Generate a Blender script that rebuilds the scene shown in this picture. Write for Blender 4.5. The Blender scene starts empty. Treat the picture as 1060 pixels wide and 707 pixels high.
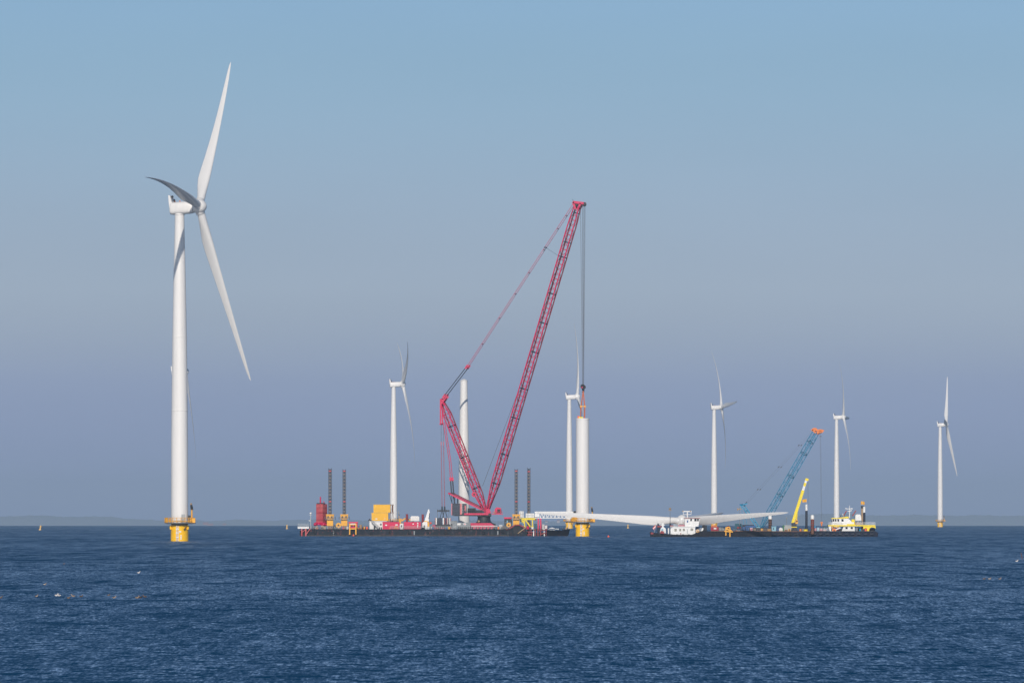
import bpy, math, random
import numpy as np
from mathutils import Vector, Matrix
R = math.radians
random.seed(7)
sc = bpy.context.scene
COL = sc.collection

# ---------------------------------------------------------------- survey of the place
# camera on a dike 6.4 m above the lake, long lens; K is the drop of the curved water per m^2
F, Y0, CX, H, K = 6027.0, 536.0, 530.0, 6.37, 6.8e-8
def sea_z(d): return -K * d * d
def W(px, py, D): return Vector(((px - CX) * D / F, D, H + (Y0 - py) * D / F))

class Fr:
    """surveyed local frame: origin on the object's base"""
    def __init__(s, px, py, D):
        s.D = D; s.o = W(px, py, D)
    def p(s, px, py, dy=0.0): return W(px, py, s.D + dy) - s.o
    def box(s, mb, a, b, t, u, d0, d1, m=0):
        p = s.p(a, t, d0); q = s.p(b, u, d0)
        mb.box(p.x, q.x, d0, d1, q.z, p.z, m)
    def poly(s, mb, pts, d0, d1, m=0):
        mb.prism([(lambda v: (v.x, v.z))(s.p(x, y, d0)) for x, y in pts], d0, d1, m)

# ---------------------------------------------------------------- mesh builder
SPLIT = set('''marker_plate wind_sensor painted_mark stern_fitting support_leg roof_vent lamp_box striped_end warning_stripe push_post deck_fitting
 mast_head fender section_joint chimney door davit white_panel sheave window stay pendant_stay hoist_rope tray_hanger engine_casing track_shoe railing deck_railing work_light'''.split())
class MB:
    def __init__(s): s.v = []; s.f = []; s.m = []; s.sm = []; s.ch = []
    def add(s, vs, fs, m=0, sm=False):
        b = len(s.v); s.ch.append((b, len(s.f))); s.v += [tuple(v) for v in vs]
        for f in fs: s.f.append(tuple(i + b for i in f)); s.m.append(m); s.sm.append(sm)
        return s
    def box(s, x0, x1, y0, y1, z0, z1, m=0):
        return s.add([(x0,y0,z0),(x1,y0,z0),(x1,y1,z0),(x0,y1,z0),(x0,y0,z1),(x1,y0,z1),(x1,y1,z1),(x0,y1,z1)],
              [(0,3,2,1),(4,5,6,7),(0,1,5,4),(1,2,6,5),(2,3,7,6),(3,0,4,7)], m)
    def rbox(s, c, sx, sy, sz, rz, m=0):
        ca, sa = math.cos(rz), math.sin(rz); P = []
        for z in (0, sz):
            for x, y in ((-1,-1),(1,-1),(1,1),(-1,1)):
                x *= sx/2; y *= sy/2
                P.append((c[0]+x*ca-y*sa, c[1]+x*sa+y*ca, c[2]+z))
        return s.add(P, [(0,3,2,1),(4,5,6,7),(0,1,5,4),(1,2,6,5),(2,3,7,6),(3,0,4,7)], m)
    def prism(s, poly, y0, y1, m=0):
        n = len(poly)
        a = sum(poly[i][0]*poly[(i+1)%n][1]-poly[(i+1)%n][0]*poly[i][1] for i in range(n))
        if a < 0: poly = poly[::-1]
        P = [(x,y0,z) for x,z in poly] + [(x,y1,z) for x,z in poly]
        fs = [tuple(range(n)), tuple(range(2*n-1, n-1, -1))]
        fs += [(i, i+n, (i+1)%n+n, (i+1)%n) for i in range(n)]
        return s.add(P, fs, m)
    def bar(s, p, q, w, h, m=0):
        p = Vector(p); q = Vector(q); d = (q-p).normalized()
        u = d.cross(Vector((0,1,0)));
        if u.length < 1e-3: u = Vector((1,0,0))
        u.normalize(); t = d.cross(u).normalized()
        P = [c + u*(a*w/2) + t*(b*h/2) for c in (p,q) for a,b in ((-1,-1),(1,-1),(1,1),(-1,1))]
        return s.add(P, [(0,1,2,3),(7,6,5,4),(0,4,5,1),(1,5,6,2),(2,6,7,3),(3,7,4,0)], m)
    def tube(s, pts, r, n=8, m=0, sm=True, cap=True):
        pts = [Vector(p) for p in pts]; k = len(pts)
        rs = list(r) if hasattr(r,'__len__') else [r]*k
        T = [(pts[min(i+1,k-1)]-pts[max(i-1,0)]).normalized() for i in range(k)]
        u = T[0].cross(Vector((0.13,1,0.07)))
        if u.length < 1e-2: u = T[0].cross(Vector((1,0,0)))
        u.normalize(); vs = []
        for i in range(k):
            u = (u - T[i]*u.dot(T[i])).normalized(); w = T[i].cross(u)
            for j in range(n):
                a = 2*math.pi*(j+.5)/n
                vs.append(pts[i] + u*(math.cos(a)*rs[i]) + w*(math.sin(a)*rs[i]))
        fs = [(i*n+j, i*n+(j+1)%n, (i+1)*n+(j+1)%n, (i+1)*n+j) for i in range(k-1) for j in range(n)]
        s.add(vs, fs, m, sm)
        if cap:
            s.add(vs[:n], [tuple(range(n-1,-1,-1))], m); s.add(vs[-n:], [tuple(range(n))], m)
        return s
    def lathe(s, prof, n=24, c=(0,0,0), m=0, sm=True, mat=None):
        # break the smooth surface wherever the outline turns sharply
        if len(prof) > 2 and sm:
            runs = [[prof[0], prof[1]]]
            for i in range(1, len(prof)-1):
                a = math.atan2(prof[i][1]-prof[i-1][1], prof[i][0]-prof[i-1][0]); b = math.atan2(prof[i+1][1]-prof[i][1], prof[i+1][0]-prof[i][0])
                d = abs((b-a+math.pi) % (2*math.pi) - math.pi)
                if d > R(38): runs.append([prof[i]])
                runs[-1].append(prof[i+1])
            if len(runs) > 1:
                for k, q in enumerate(runs): s._lathe(q, n, c, m, mat, k == 0, k == len(runs)-1)
                return s
        return s._lathe(prof, n, c, m, mat, True, True, sm)
    def _lathe(s, prof, n, c, m, mat, cap0, cap1, sm=True):
        vs = []
        for r, z in prof:
            for j in range(n):
                a = 2*math.pi*j/n; p = Vector((r*math.cos(a), r*math.sin(a), z))
                if mat: p = mat @ p
                vs.append((p.x+c[0], p.y+c[1], p.z+c[2]))
        k = len(prof)
        s.add(vs, [(i*n+j, i*n+(j+1)%n, (i+1)*n+(j+1)%n, (i+1)*n+j) for i in range(k-1) for j in range(n)], m, sm)
        if cap0: s.add(vs[:n], [tuple(range(n-1,-1,-1))], m)
        if cap1: s.add(vs[-n:], [tuple(range(n))], m)
        return s
    def ball(s, c, r, m=0, n=12, sx=1, sz=1):
        return s.lathe([(max(.02,math.sin(math.pi*i/8))*r*sx, -math.cos(math.pi*i/8)*r*sz) for i in range(9)], n, c, m)
    def drum(s, c, r, l, m=0, m2=None):
        """horizontal drum, axis along the view depth, with flanges"""
        M = Matrix.Rotation(-math.pi/2, 3, 'X')
        s.lathe([(r,-l/2),(r,-l/2+.12),(r*.7,-l/2+.121),(r*.7,l/2-.121),(r,l/2-.12),(r,l/2)], 20, c, m, False, M)
        s.lathe([(r*.35,-l/2-.14),(r*.35,-l/2+.01)], 12, c, m if m2 is None else m2, False, M); return s
    def rail(s, p, q, h=1.05, n=8, r=.04, m=0, rows=3):
        p = Vector(p); q = Vector(q); up = Vector((0,0,1))
        for i in range(n+1):
            a = p.lerp(q, i/n); s.tube([a, a+up*h], r, 4, m, False)
        for j in range(rows):
            z = up*(h*(j+1)/rows); s.tube([p+z, q+z], r, 4, m, False)
        return s
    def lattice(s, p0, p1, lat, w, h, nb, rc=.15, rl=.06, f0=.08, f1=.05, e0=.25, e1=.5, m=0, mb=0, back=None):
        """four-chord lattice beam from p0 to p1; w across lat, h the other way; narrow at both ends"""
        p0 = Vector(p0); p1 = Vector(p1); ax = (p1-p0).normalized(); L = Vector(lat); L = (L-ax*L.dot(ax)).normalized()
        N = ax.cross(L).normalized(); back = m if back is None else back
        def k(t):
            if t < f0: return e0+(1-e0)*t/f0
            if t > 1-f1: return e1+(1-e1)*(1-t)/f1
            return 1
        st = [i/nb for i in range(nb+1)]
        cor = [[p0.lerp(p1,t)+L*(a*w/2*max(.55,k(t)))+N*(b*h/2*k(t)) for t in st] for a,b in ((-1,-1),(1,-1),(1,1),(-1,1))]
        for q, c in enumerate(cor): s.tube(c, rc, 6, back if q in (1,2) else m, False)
        for e in range(4):
            A, B = cor[e], cor[(e+1)%4]
            for i in range(nb):
                if (i+e) % 2: s.tube([A[i],B[i+1]], rl, 4, m, False, False)
                else: s.tube([B[i],A[i+1]], rl, 4, m, False, False)
                if i % 2 == 0: s.tube([A[i],B[i]], rl, 4, m, False, False)
        return cor
    def ring(s, cor, i, r, m=0):
        for e in range(4): s.tube([cor[e][i], cor[(e+1)%4][i]], r, 4, m, False)
        for e in range(4): s.tube([cor[e][i], cor[e][min(i+1,len(cor[e])-1)]], r*1.05, 4, m, False)
    def mesh(s, name, mats):
        me = bpy.data.meshes.new(name); me.from_pydata(s.v, [], s.f)
        for q in mats: me.materials.append(q)
        me.polygons.foreach_set('material_index', s.m); me.polygons.foreach_set('use_smooth', s.sm)
        me.update(); return me
    def pieces(s):
        """split into the pieces that do not touch one another"""
        n = len(s.ch); e = s.ch[1:]+[(len(s.v),len(s.f))]; bb = []
        for (v0,f0),(v1,f1) in zip(s.ch,e):
            q = np.array(s.v[v0:v1]) if v1 > v0 else np.zeros((1,3))+1e9; bb.append((q.min(0)-.03,q.max(0)+.03))
        g = list(range(n))
        def fd(i):
            while g[i] != i: i = g[i]
            return i
        for i in range(n):
            for j in range(i):
                if (bb[i][0] <= bb[j][1]).all() and (bb[j][0] <= bb[i][1]).all(): g[fd(i)] = fd(j)
        out = {}
        for i in range(n):
            if e[i][0] == s.ch[i][0]: continue
            o = out.setdefault(fd(i), MB()); b = len(o.v)-s.ch[i][0]; o.v += s.v[s.ch[i][0]:e[i][0]]
            for k in range(s.ch[i][1],e[i][1]): o.f.append(tuple(t+b for t in s.f[k])); o.m.append(s.m[k]); o.sm.append(s.sm[k])
        return list(out.values())
    def build(s, name, mats, parent=None, loc=None):
        if name in SPLIT and parent:
            ps = s.pieces()
            if len(ps) > 1: return [p._build(name, mats, parent, loc) for p in ps][0]
        return s._build(name, mats, parent, loc)
    def _build(s, name, mats, parent=None, loc=None):
        if not isinstance(mats, (list,tuple)): mats = [mats]
        o = bpy.data.objects.new(name, s.mesh(name, mats)); COL.objects.link(o)
        if parent: o.parent = parent
        if loc is not None: o.location = loc
        return o

def tag(o, label=None, cat=None, group=None, kind=None):
    for a, b in (('label',label),('category',cat),('group',group),('kind',kind)):
        if b: o[a] = b
    return o
def thing(name, label, cat, loc, group=None, rz=0):
    o = bpy.data.objects.new(name, None); COL.objects.link(o); o.location = loc; o.rotation_euler[2] = rz
    o.empty_display_size = 1
    return tag(o, label, cat, group)
def at(name, label, cat, px, py, D, group=None):
    f = Fr(px, py, D); return thing(name, label, cat, f.o, group), f
def solo(name, label, cat, mb, mats, f, group=None):
    return tag(mb.build(name, mats, None, f.o), label, cat, group)

# ---------------------------------------------------------------- materials
def mat(name, col, rough=.5, var=.18, scale=.7, col2=None, stretch=(1,1,1), lo=.35, hi=.75, metal=0, spec=.5):
    m = bpy.data.materials.new(name); m.use_nodes = True; nt = m.node_tree; N = nt.nodes; L = nt.links
    b = N['Principled BSDF']; b.inputs['Roughness'].default_value = rough; b.inputs['Metallic'].default_value = metal
    b.inputs['Specular IOR Level'].default_value = spec
    tc = N.new('ShaderNodeTexCoord'); mp = N.new('ShaderNodeMapping'); mp.inputs['Scale'].default_value = stretch
    nz = N.new('ShaderNodeTexNoise'); nz.inputs['Scale'].default_value = scale; nz.inputs['Detail'].default_value = 5; nz.inputs['Roughness'].default_value = .65
    rp = N.new('ShaderNodeValToRGB'); e = rp.color_ramp.elements
    c2 = col2 or tuple(c*(1-var) for c in col)
    e[0].position = lo; e[0].color = (*c2,1); e[1].position = hi; e[1].color = (*col,1)
    L.new(tc.outputs['Object'], mp.inputs[0]); L.new(mp.outputs[0], nz.inputs['Vector']); L.new(nz.outputs['Fac'], rp.inputs[0])
    L.new(rp.outputs[0], b.inputs['Base Color'])
    rr = N.new('ShaderNodeMapRange'); rr.inputs['To Min'].default_value = min(1,rough+.15); rr.inputs['To Max'].default_value = max(.05,rough-.1)
    L.new(nz.outputs['Fac'], rr.inputs['Value']); L.new(rr.outputs[0], b.inputs['Roughness'])
    return m
def hullmat(name, col, rust=(.16,.07,.04), pale=(.2,.2,.2)):
    m = mat(name, col, .6, .35, .5, stretch=(1,1,.35), spec=.2); nt = m.node_tree; N = nt.nodes; L = nt.links; b = N['Principled BSDF']
    src = b.inputs['Base Color'].links[0].from_socket
    tc = N.new('ShaderNodeTexCoord')
    def layer(src, c, scale, st, lo, hi):
        mp = N.new('ShaderNodeMapping'); mp.inputs['Scale'].default_value = st
        nz = N.new('ShaderNodeTexNoise'); nz.inputs['Scale'].default_value = scale; nz.inputs['Detail'].default_value = 4
        mr = N.new('ShaderNodeMapRange'); mr.inputs['From Min'].default_value = lo; mr.inputs['From Max'].default_value = hi
        mx = N.new('ShaderNodeMix'); mx.data_type = 'RGBA'; mx.inputs[7].default_value = (*c,1)
        L.new(tc.outputs['Object'], mp.inputs[0]); L.new(mp.outputs[0], nz.inputs['Vector']); L.new(nz.outputs['Fac'], mr.inputs['Value'])
        L.new(mr.outputs[0], mx.inputs[0]); L.new(src, mx.inputs[6]); return mx.outputs[2]
    src = layer(src, rust, .9, (1,1,.5), .58, .72)
    src = layer(src, pale, .5, (1.4,1,.6), .62, .8)
    src = layer(src, (rust[0]*2.6,rust[1]*1.5,rust[2]*1.6), 1.5, (.8,1,1.2), .64, .70)
    L.new(src, b.inputs['Base Color']); return m

WHITE   = mat('turbine_white', (.74,.715,.68), .38, .09, .55, stretch=(1,1,.05), lo=.3, hi=.6)
BLADEW  = mat('blade_white', (.72,.70,.67), .32, .05, .2)
YELLOW  = mat('foundation_yellow', (.97,.53,.001), .42, .12, .5)
DKGREY  = mat('dark_steel', (.030,.035,.042), .55, .4)
GREY    = mat('grey_steel', (.24,.26,.27), .5, .25)
LGREY   = mat('pale_grey_paint', (.46,.48,.47), .5, .2)
WPAINT  = mat('white_paint', (.78,.77,.74), .42, .12, .8)
RED     = mat('crane_red', (.62,.008,.080), .42, .2, .4)
REDC    = mat('container_red', (.66,.007,.08), .45, .15, .5)
REDOLD  = mat('faded_red', (.66,.19,.17), .6, .45, .35, col2=(.42,.03,.05), stretch=(.5,.5,1.2))
REDDK   = mat('rust_shade_red', (.30,.03,.035), .6, .4)  # rusty steel, also painted shade on the red crane's far chords
YEL     = mat('machine_yellow', (.84,.40,.018), .42, .15)
YELC    = mat('container_yellow', (.83,.47,.02), .5, .1, .5)
LEMON   = mat('crane_yellow', (.86,.66,.01), .38, .1)
ORANGE  = mat('signal_orange', (.85,.22,.03), .45, .2)
BUOY    = mat('buoy_orange', (.85,.12,.05), .4, .15)
BLUE    = mat('crane_blue', (.02,.27,.46), .42, .25)
DBLUE   = mat('deep_blue', (.015,.10,.30), .45, .25)
NAVY    = mat('navy_paint', (.006,.013,.032), .5, .3)
TEAL    = mat('teal_paint', (.01,.12,.18), .5, .3)
BROWN   = mat('rusty_brown', (.19,.085,.045), .7, .5)
TAN     = mat('tan_timber', (.42,.29,.17), .7, .3)
BLACK   = mat('black_rubber', (.012,.012,.014), .7, .3)
GLASS   = mat('window_glass', (.012,.016,.02), .12, .1)
GREEN   = mat('green_paint', (.03,.16,.07), .5, .2)
LBLUE   = mat('light_blue_paint', (.25,.50,.62), .5, .15)
ROPE    = mat('wire_rope', (.11,.11,.12), .5, .2)
HULL    = hullmat('barge_hull', (.010,.017,.026), (.10,.035,.035), (.075,.08,.09))
HULLN   = hullmat('navy_hull', (.003,.010,.030), (.02,.012,.016), (.02,.03,.05))
HULLB   = hullmat('black_hull', (.003,.005,.011), (.018,.01,.012), (.018,.02,.026))

# ---------------------------------------------------------------- light and weather of the day
SUN_DIR, SUN_E, SUN_C = (.085,1,-.49), 3.55, (1,.925,.83)
SEA_COL, SEA_ROUGH, RIP, SLOPE, LEAN, STEEP = (.0055,.057,.128), .30, 1.0, .009, (.155,.19), 1.0
EXPO = 0

SKY_S, SKY_ADO, SKY_ALT = .1867, (.4,0,1.5), 0
# the low smog layer of the day: how it filters the clear sky at each height above the horizon
SKY_LAYER = [(0,(.26,.27,.43)),(.0035,(.29,.29,.44)),(.0226,(.455,.39,.455)),(.031,(.59,.485,.463)),(.039,(.70,.56,.50)),(.0557,(.80,.67,.58)),(.0723,(.835,.796,.672)),(.088,(.873,.865,.725)),(.15,(1.0,1.04,.98)),(.3,(1.45,1.65,1.6))]
HAZE_D, HAZE_COL, HAZE_G = 5.4e-5, (.64,.82,1.0), 0.0

# ---------------------------------------------------------------- blade (shared mesh): span +Z, leading edge +X
def blade_mesh(bend=2.4):
    st = [(1.2,2.25,1,0),(3,2.3,.98,8),(5,2.55,.75,12),(7.5,3.05,.52,13),(10.5,3.45,.38,12),(14,3.3,.31,9.5),(19,2.85,.27,7),(25,2.4,.24,5),
          (31,2.0,.22,3.4),(37,1.65,.205,2.2),(43,1.3,.19,1.2),(48,1.0,.18,.5),(51.5,.7,.17,0),(53.2,.42,.16,0),(54,.12,.2,0)]
    n = 20; mb = MB(); vs = []
    for r, c, t, tw in st:
        k = max(0., min(1., (t-.35)/.65)); a0 = R(tw)
        off = -(r/54)**2.2*bend; sw = -(r/54)**3*.5
        for j in range(n):
            a = 2*math.pi*j/n
            xc = .5*math.cos(a)                                   # ellipse
            x_air = .5*math.cos(a); u = .5 - x_air                # 0 at LE
            y_air = math.copysign(1, math.sin(a))*t*c*(1.48*math.sqrt(max(u,0))-.63*u-1.76*u*u+1.42*u**3-.51*u**4) if 0<j<n and j!=n//2 else 0
            y_cir = .5*math.sin(a)*t*c
            x = (xc + (-.18*(1-k)))*c; y = y_cir*k + y_air*(1-k)
            vs.append((x*math.cos(a0)-y*math.sin(a0)+sw, x*math.sin(a0)+y*math.cos(a0)+off, r))
    m = len(st)
    mb.add(vs, [(i*n+j, i*n+(j+1)%n, (i+1)*n+(j+1)%n, (i+1)*n+j) for i in range(m-1) for j in range(n)], 0, True)
    mb.add(vs[-n:], [tuple(range(n))], 0); mb.add(vs[:n], [tuple(range(n-1,-1,-1))], 0)
    return mb.mesh('blade', [BLADEW])
BLADE = blade_mesh(); SAGGED = blade_mesh(6.0)        # a level blade sags under its own weight
def blade_matrix(axis, v, w, th, pitch, cone, centre):
    d = v*math.cos(th) + w*math.sin(th)
    Z = (d*math.cos(cone) + axis*math.sin(cone)).normalized()
    X = (axis - Z*axis.dot(Z)).normalized(); Y = Z.cross(X)
    M = Matrix((X,Y,Z)).transposed() @ Matrix.Rotation(pitch, 3, 'Z')
    M = M.to_4x4(); M.translation = centre; return M

HUBX, HUBZ, TILT, CONE = 5.8, 94.7, R(6), R(3.9)
AX = Vector((math.cos(TILT),0,math.sin(TILT))); VV = Vector((-math.sin(TILT),0,math.cos(TILT))); WW = Vector((0,1,0))
HC = Vector((HUBX,0,HUBZ))

def hub_mesh():
    mb = MB()
    M = Matrix((Vector((0,0,-1)),Vector((0,1,0)),Vector((1,0,0)))).transposed()   # z -> +x
    mb.lathe([(1.25,-1.75),(1.7,-1.5),(1.9,-.6),(1.9,.5),(1.72,1.15),(1.25,1.75),(.65,2.1),(.12,2.22)], 28, (0,0,0), 0, True, M)
    for i in range(3):
        d = VV*0 + Vector((0, math.sin(2*math.pi*i/3), math.cos(2*math.pi*i/3)))
        mb.tube([d*.8, d*2.25, d*2.3], [1.3,1.27,1.2], 24)
    return mb.mesh('hub', [BLADEW])
HUB = hub_mesh()

def nacelle_mb():
    mb = MB(); n = 28
    st = [(-2.5,.80,.80,.1),(-2.4,.93,.95,.03),(-1.9,1,1,0),(2.6,1,1,0),(3.7,.97,.97,0),(4.25,.88,.88,0)]
    vs = []
    for x, a, b, dz in st:
        for j in range(n):
            q = 2*math.pi*j/n; c, s_ = math.cos(q), math.sin(q); e = .62
            y = math.copysign(abs(c)**e, c)*1.95*a; z = math.copysign(abs(s_)**e, s_)*1.78*b
            vs.append(Vector((x,0,0)) + Vector((x*0, y, z+dz + (x)*math.tan(TILT)*.55)))
    m = len(st)
    mb.add(vs, [(i*n+j, i*n+(j+1)%n, (i+1)*n+(j+1)%n, (i+1)*n+j) for i in range(m-1) for j in range(n)], 0, True)
    mb.add(vs[:n], [tuple(range(n-1,-1,-1))], 0); mb.add(vs[-n:], [tuple(range(n))], 0)
    # upswept tail wall
    mb.prism([(-2.45,-.6),(-1.7,1.3),(-1.95,1.9),(-2.35,3.5),(-2.9,3.65),(-2.8,2.2),(-2.63,.6)], -1.5, 1.5)
    # neck below the nacelle
    mb.lathe([(1.5,-1.9),(1.5,-1.2)], 24)
    return mb
def nacelle_kit():
    mb = MB()
    for x, z in ((-1.3,1.5),(-1.85,2.5)):
        mb.tube([(x,-.9,z),(x,-.9,z+.75)], .1, 6); mb.ball((x,-.9,z+.75), .32); mb.tube([(x-.5,-.9,z+.6),(x+.35,-.9,z+.6)], .1, 6)
    mb.ball((-1.6,.6,1.85), .22, 1); mb.ball((.3,-.6,1.95), .2, 1)
    return mb
TOWER_PROF = [(2.42,5.25),(2.42,14),(2.40,27),(2.32,36.8),(2.38,36.85),(2.38,37.05),(2.31,37.1),(2.2,47),(2.07,57.6),(2.13,57.65),(2.13,57.85),(2.06,57.9),(1.75,74),(1.42,88),(1.33,93.6)]

def foundation_parts(root):
    """steel transition piece, platform, railing, ladder, davit; the same on every foundation"""
    o = {}
    mb = MB(); mb.lathe([(2.5,-4),(2.5,4.0),(2.56,4.02),(2.56,4.45),(2.3,4.5)], 40)
    for a in (-152,-28,70,110):
        c = Vector((math.cos(R(a))*2.75, math.sin(R(a))*2.75, 3.3)); mb.tube([c, c+Vector((0,0,1.15))], [.3,.36], 8)
    fo = mb.build('foundation', [YELLOW], root)
    mb = MB()
    for dx in (-.75,-.25): mb.tube([(dx,-2.72,-1),(dx,-2.72,4.4)], .09, 6)
    for i in range(14): mb.tube([(-.75,-2.72,-.6+i*.36),(-.25,-2.72,-.6+i*.36)], .06, 4)
    for z in (1.0,2.2,3.3):
        mb.box(-.9,-.1,-2.75,-2.66,z,z+.28)
    mb.build('ladder', [WPAINT], fo)
    mb = MB()                       # small white plates with the depth marks and number boxes
    for z in (.5,.95,1.4): mb.rbox((.55,-2.475,z), .42, .1, .3, R(12))
    for z in (2.5,): mb.rbox((.3,-2.51,z), .6, .1, .35, R(7))
    mb.build('marker_plate', [WPAINT], fo)
    mb = MB(); mb.tube([(1.35,-2.55,3.2),(2.0,-2.4,3.9)], .16, 6); mb.build('mooring_hook', [DKGREY], fo)
    mb = MB(); mb.lathe([(2.3,4.5),(2.42,4.86),(3.7,4.88),(3.9,5.02),(4.3,5.04),(4.3,5.2),(2.4,5.2)], 36); mb.box(3.2,4.5,-1.6,1.2,4.9,5.18)
    pl = mb.build('platform', [mat('platform_grey',(.13,.15,.17),.6) if 'platform_grey' not in bpy.data.materials else bpy.data.materials['platform_grey']], root)
    mb = MB(); N = 22
    for i in range(N):
        a = 2*math.pi*i/N; c = Vector((4.2*math.cos(a),4.2*math.sin(a),5.2)); mb.tube([c, c+Vector((0,0,1.42))], .085, 5)
    for z, r in ((5.55,.12),(6.05,.05),(6.6,.075)):
        mb.tube([(4.2*math.cos(2*math.pi*i/36),4.2*math.sin(2*math.pi*i/36),z) for i in range(37)], r, 5, cap=False)
    for a0, a1 in ((172,196),(200,222)):      # solid yellow panels in the railing
        for i in range(3):
            b0 = R(a0+(a1-a0)*i/3); b1 = R(a0+(a1-a0)*(i+1)/3)
            mb.bar((4.2*math.cos(b0),4.2*math.sin(b0),5.9),(4.2*math.cos(b1),4.2*math.sin(b1),5.9),1.3,.05)
    mb.box(3.0,4.55,-2.0,-.6,5.22,6.5)
    mb.build('railing', [YEL], pl)
    mb = MB(); mb.tube([(3.55,-1.3,5.3),(3.55,-1.3,9.0)], [.26,.2], 10, 0); mb.tube([(3.55,-1.3,8.95),(3.5,-1.3,9.5),(3.35,-1.3,10.3)], [.34,.36,.28], 10, 1)
    mb.tube([(3.35,-1.3,10.3),(3.3,-1.3,10.75)], [.3,.26], 10, 2); mb.tube([(3.5,-1.3,9.3),(3.9,-1.5,8.9)], .12, 6, 1)
    mb.build('davit_crane', [YEL,BLACK,TAN], pl)
    mb = MB(); mb.box(2.5,3.1,-.9,.3,5.25,7.3); mb.build('control_cabinet', [DKGREY], pl)

proto = {}
def turbine(px, D, yaw, thetas, pitch, label, blade=None, cone=None):
    root = thing('wind_turbine', label, 'wind turbine', (( px-CX)*D/F, D, sea_z(D)), 'wind turbines standing in the lake')
    if not proto:
        foundation_parts(root)
        mb = MB(); mb.lathe(TOWER_PROF, 48); tw = mb.build('tower', [WHITE], root)
        mb = MB(); mb.rbox((1.1,-2.2,5.3), 1.0, .12, 2.3, R(26)); mb.build('door', [LGREY], tw)
        na = nacelle_mb().build('nacelle', [WHITE], root); nacelle_kit().build('wind_sensor', [DKGREY,ORANGE], na)
        proto['root'] = root
    else:
        for ch in proto['root'].children:
            if ch.name.split('.')[0] in ('hub','blade'): continue
            c = ch.copy(); COL.objects.link(c); c.parent = root
            for g in ch.children:
                d = g.copy(); COL.objects.link(d); d.parent = c
    for ch in root.children:
        if ch.name.split('.')[0] == 'nacelle': ch.location = (0,0,HUBZ-.45); ch.rotation_euler = (0,0,yaw)
    Rz = Matrix.Rotation(yaw, 4, 'Z')
    h = bpy.data.objects.new('hub', HUB); COL.objects.link(h); h.parent = root
    Hm = Matrix((AX, WW, VV)).transposed() @ Matrix.Rotation(-thetas[0], 3, 'X')
    Hm = Hm.to_4x4(); Hm.translation = HC; h.matrix_local = Rz @ Hm
    for th in thetas:
        b = bpy.data.objects.new('blade', blade or (SAGGED if pitch != 0 or th == R(-78.5) else BLADE)); COL.objects.link(b); b.parent = root
        b.matrix_local = Rz @ blade_matrix(AX, VV, WW, th, pitch, cone or (CONE if pitch == 0 else R(9)), HC)
    return root
d3 = lambda a: (R(a), R(a+120), R(a+240))
turbine(185.9, 1650, R(-15.6), (R(39.6), R(159), R(-78.5)), 0, 'tallest and nearest white turbine, with a blade shadow across its tower')
turbine(407.4, 3800, R(5), d3(-60), R(-75), 'distant white turbine rising behind the yellow and red containers of the long barge')
turbine(589.3, 4189, R(2), d3(-10), R(-75), 'distant white turbine just left of the half built tower, behind the orange slings')
turbine(739.2, 4570, R(9), d3(-87), R(-90), 'distant turbine behind the resting rotor, one of its blades nearly level')
turbine(866.0, 5005, R(-6), d3(-29), R(-80), 'distant turbine with thin blades standing behind the yellow and white work ship')
turbine(973.2, 5389, R(-9), d3(36), 0, 'farthest white turbine standing alone beyond the work ship, pale orange base')
turbine(181.8, 3480, R(3.3), d3(-62), R(-86), 'distant turbine mostly hidden behind the near tower, one thin blade showing beside it', BLADE, R(3.5))

# ---------------------------------------------------------------- the tower being assembled
f = Fr(603, 555, 2125)
o0 = Vector(((603-CX)*2125/F, 2125, sea_z(2125)))
fd = thing('turbine_foundation', 'bright yellow turbine base under the half built tower, gangway reaching its platform', 'foundation', o0)
foundation_parts(fd)
mb = MB(); zt = W(603,433,2125).z - o0.z
mb.lathe([(2.42,5.25),(2.42,20),(2.4,zt-.5),(2.5,zt-.45),(2.5,zt),(2.05,zt+.002),(2.05,zt-1.2)], 48)
tag(mb.build('tower_section', [WHITE], None, o0), 'short wide white tower section standing on the bright yellow base under the crane hook', 'tower section')

# tower section waiting on the barge
f = Fr(480.2, 545.5, 2187); mb = MB()
tz = lambda y: f.p(480,y).z
mb.lathe([(2.12,0),(2.12,tz(532)),(2.02,tz(500)),(1.75,tz(450)),(1.45,tz(410)),(1.34,tz(394.6)),(1.48,tz(394.5)),(1.48,tz(393.7)),(1.2,tz(393.6)),(.5,tz(392.4)),(.1,tz(392.2))], 40)
solo('tower_section', 'tall slender white tower section standing on the barge deck behind the red crane', 'tower section', mb, [WHITE], f)

# ---------------------------------------------------------------- rotor lying on the right hand barge
f = Fr(706, 539, 2085)
ro = thing('turbine_rotor', 'assembled white three blade rotor lying flat with its hub behind the white tug', 'rotor', f.o)
h = bpy.data.objects.new('hub', HUB); COL.objects.link(h); h.parent = ro
h.matrix_local = (Matrix((Vector((0,0,1)),Vector((0,-1,0)),Vector((1,0,0)))).transposed() @ Matrix.Rotation(-R(50.5),3,'X')).to_4x4()
for a in (50.5,170.5,290.5):
    b = bpy.data.objects.new('blade', BLADE); COL.objects.link(b); b.parent = ro
    b.matrix_local = blade_matrix(Vector((0,0,1)), Vector((1,0,0)), Vector((0,-1,0)), R(a), 0, R(3.7), Vector((0,0,0)))
f2 = Fr(706, 549, 2085); mb = MB(); mb.lathe([(2.6,0),(2.6,.3),(1.3,.5),(1.2,1.2)], 16)
solo('rotor_stand', 'low round steel stand carrying the hub of the resting rotor', 'stand', mb, [YEL], f2)

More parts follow.
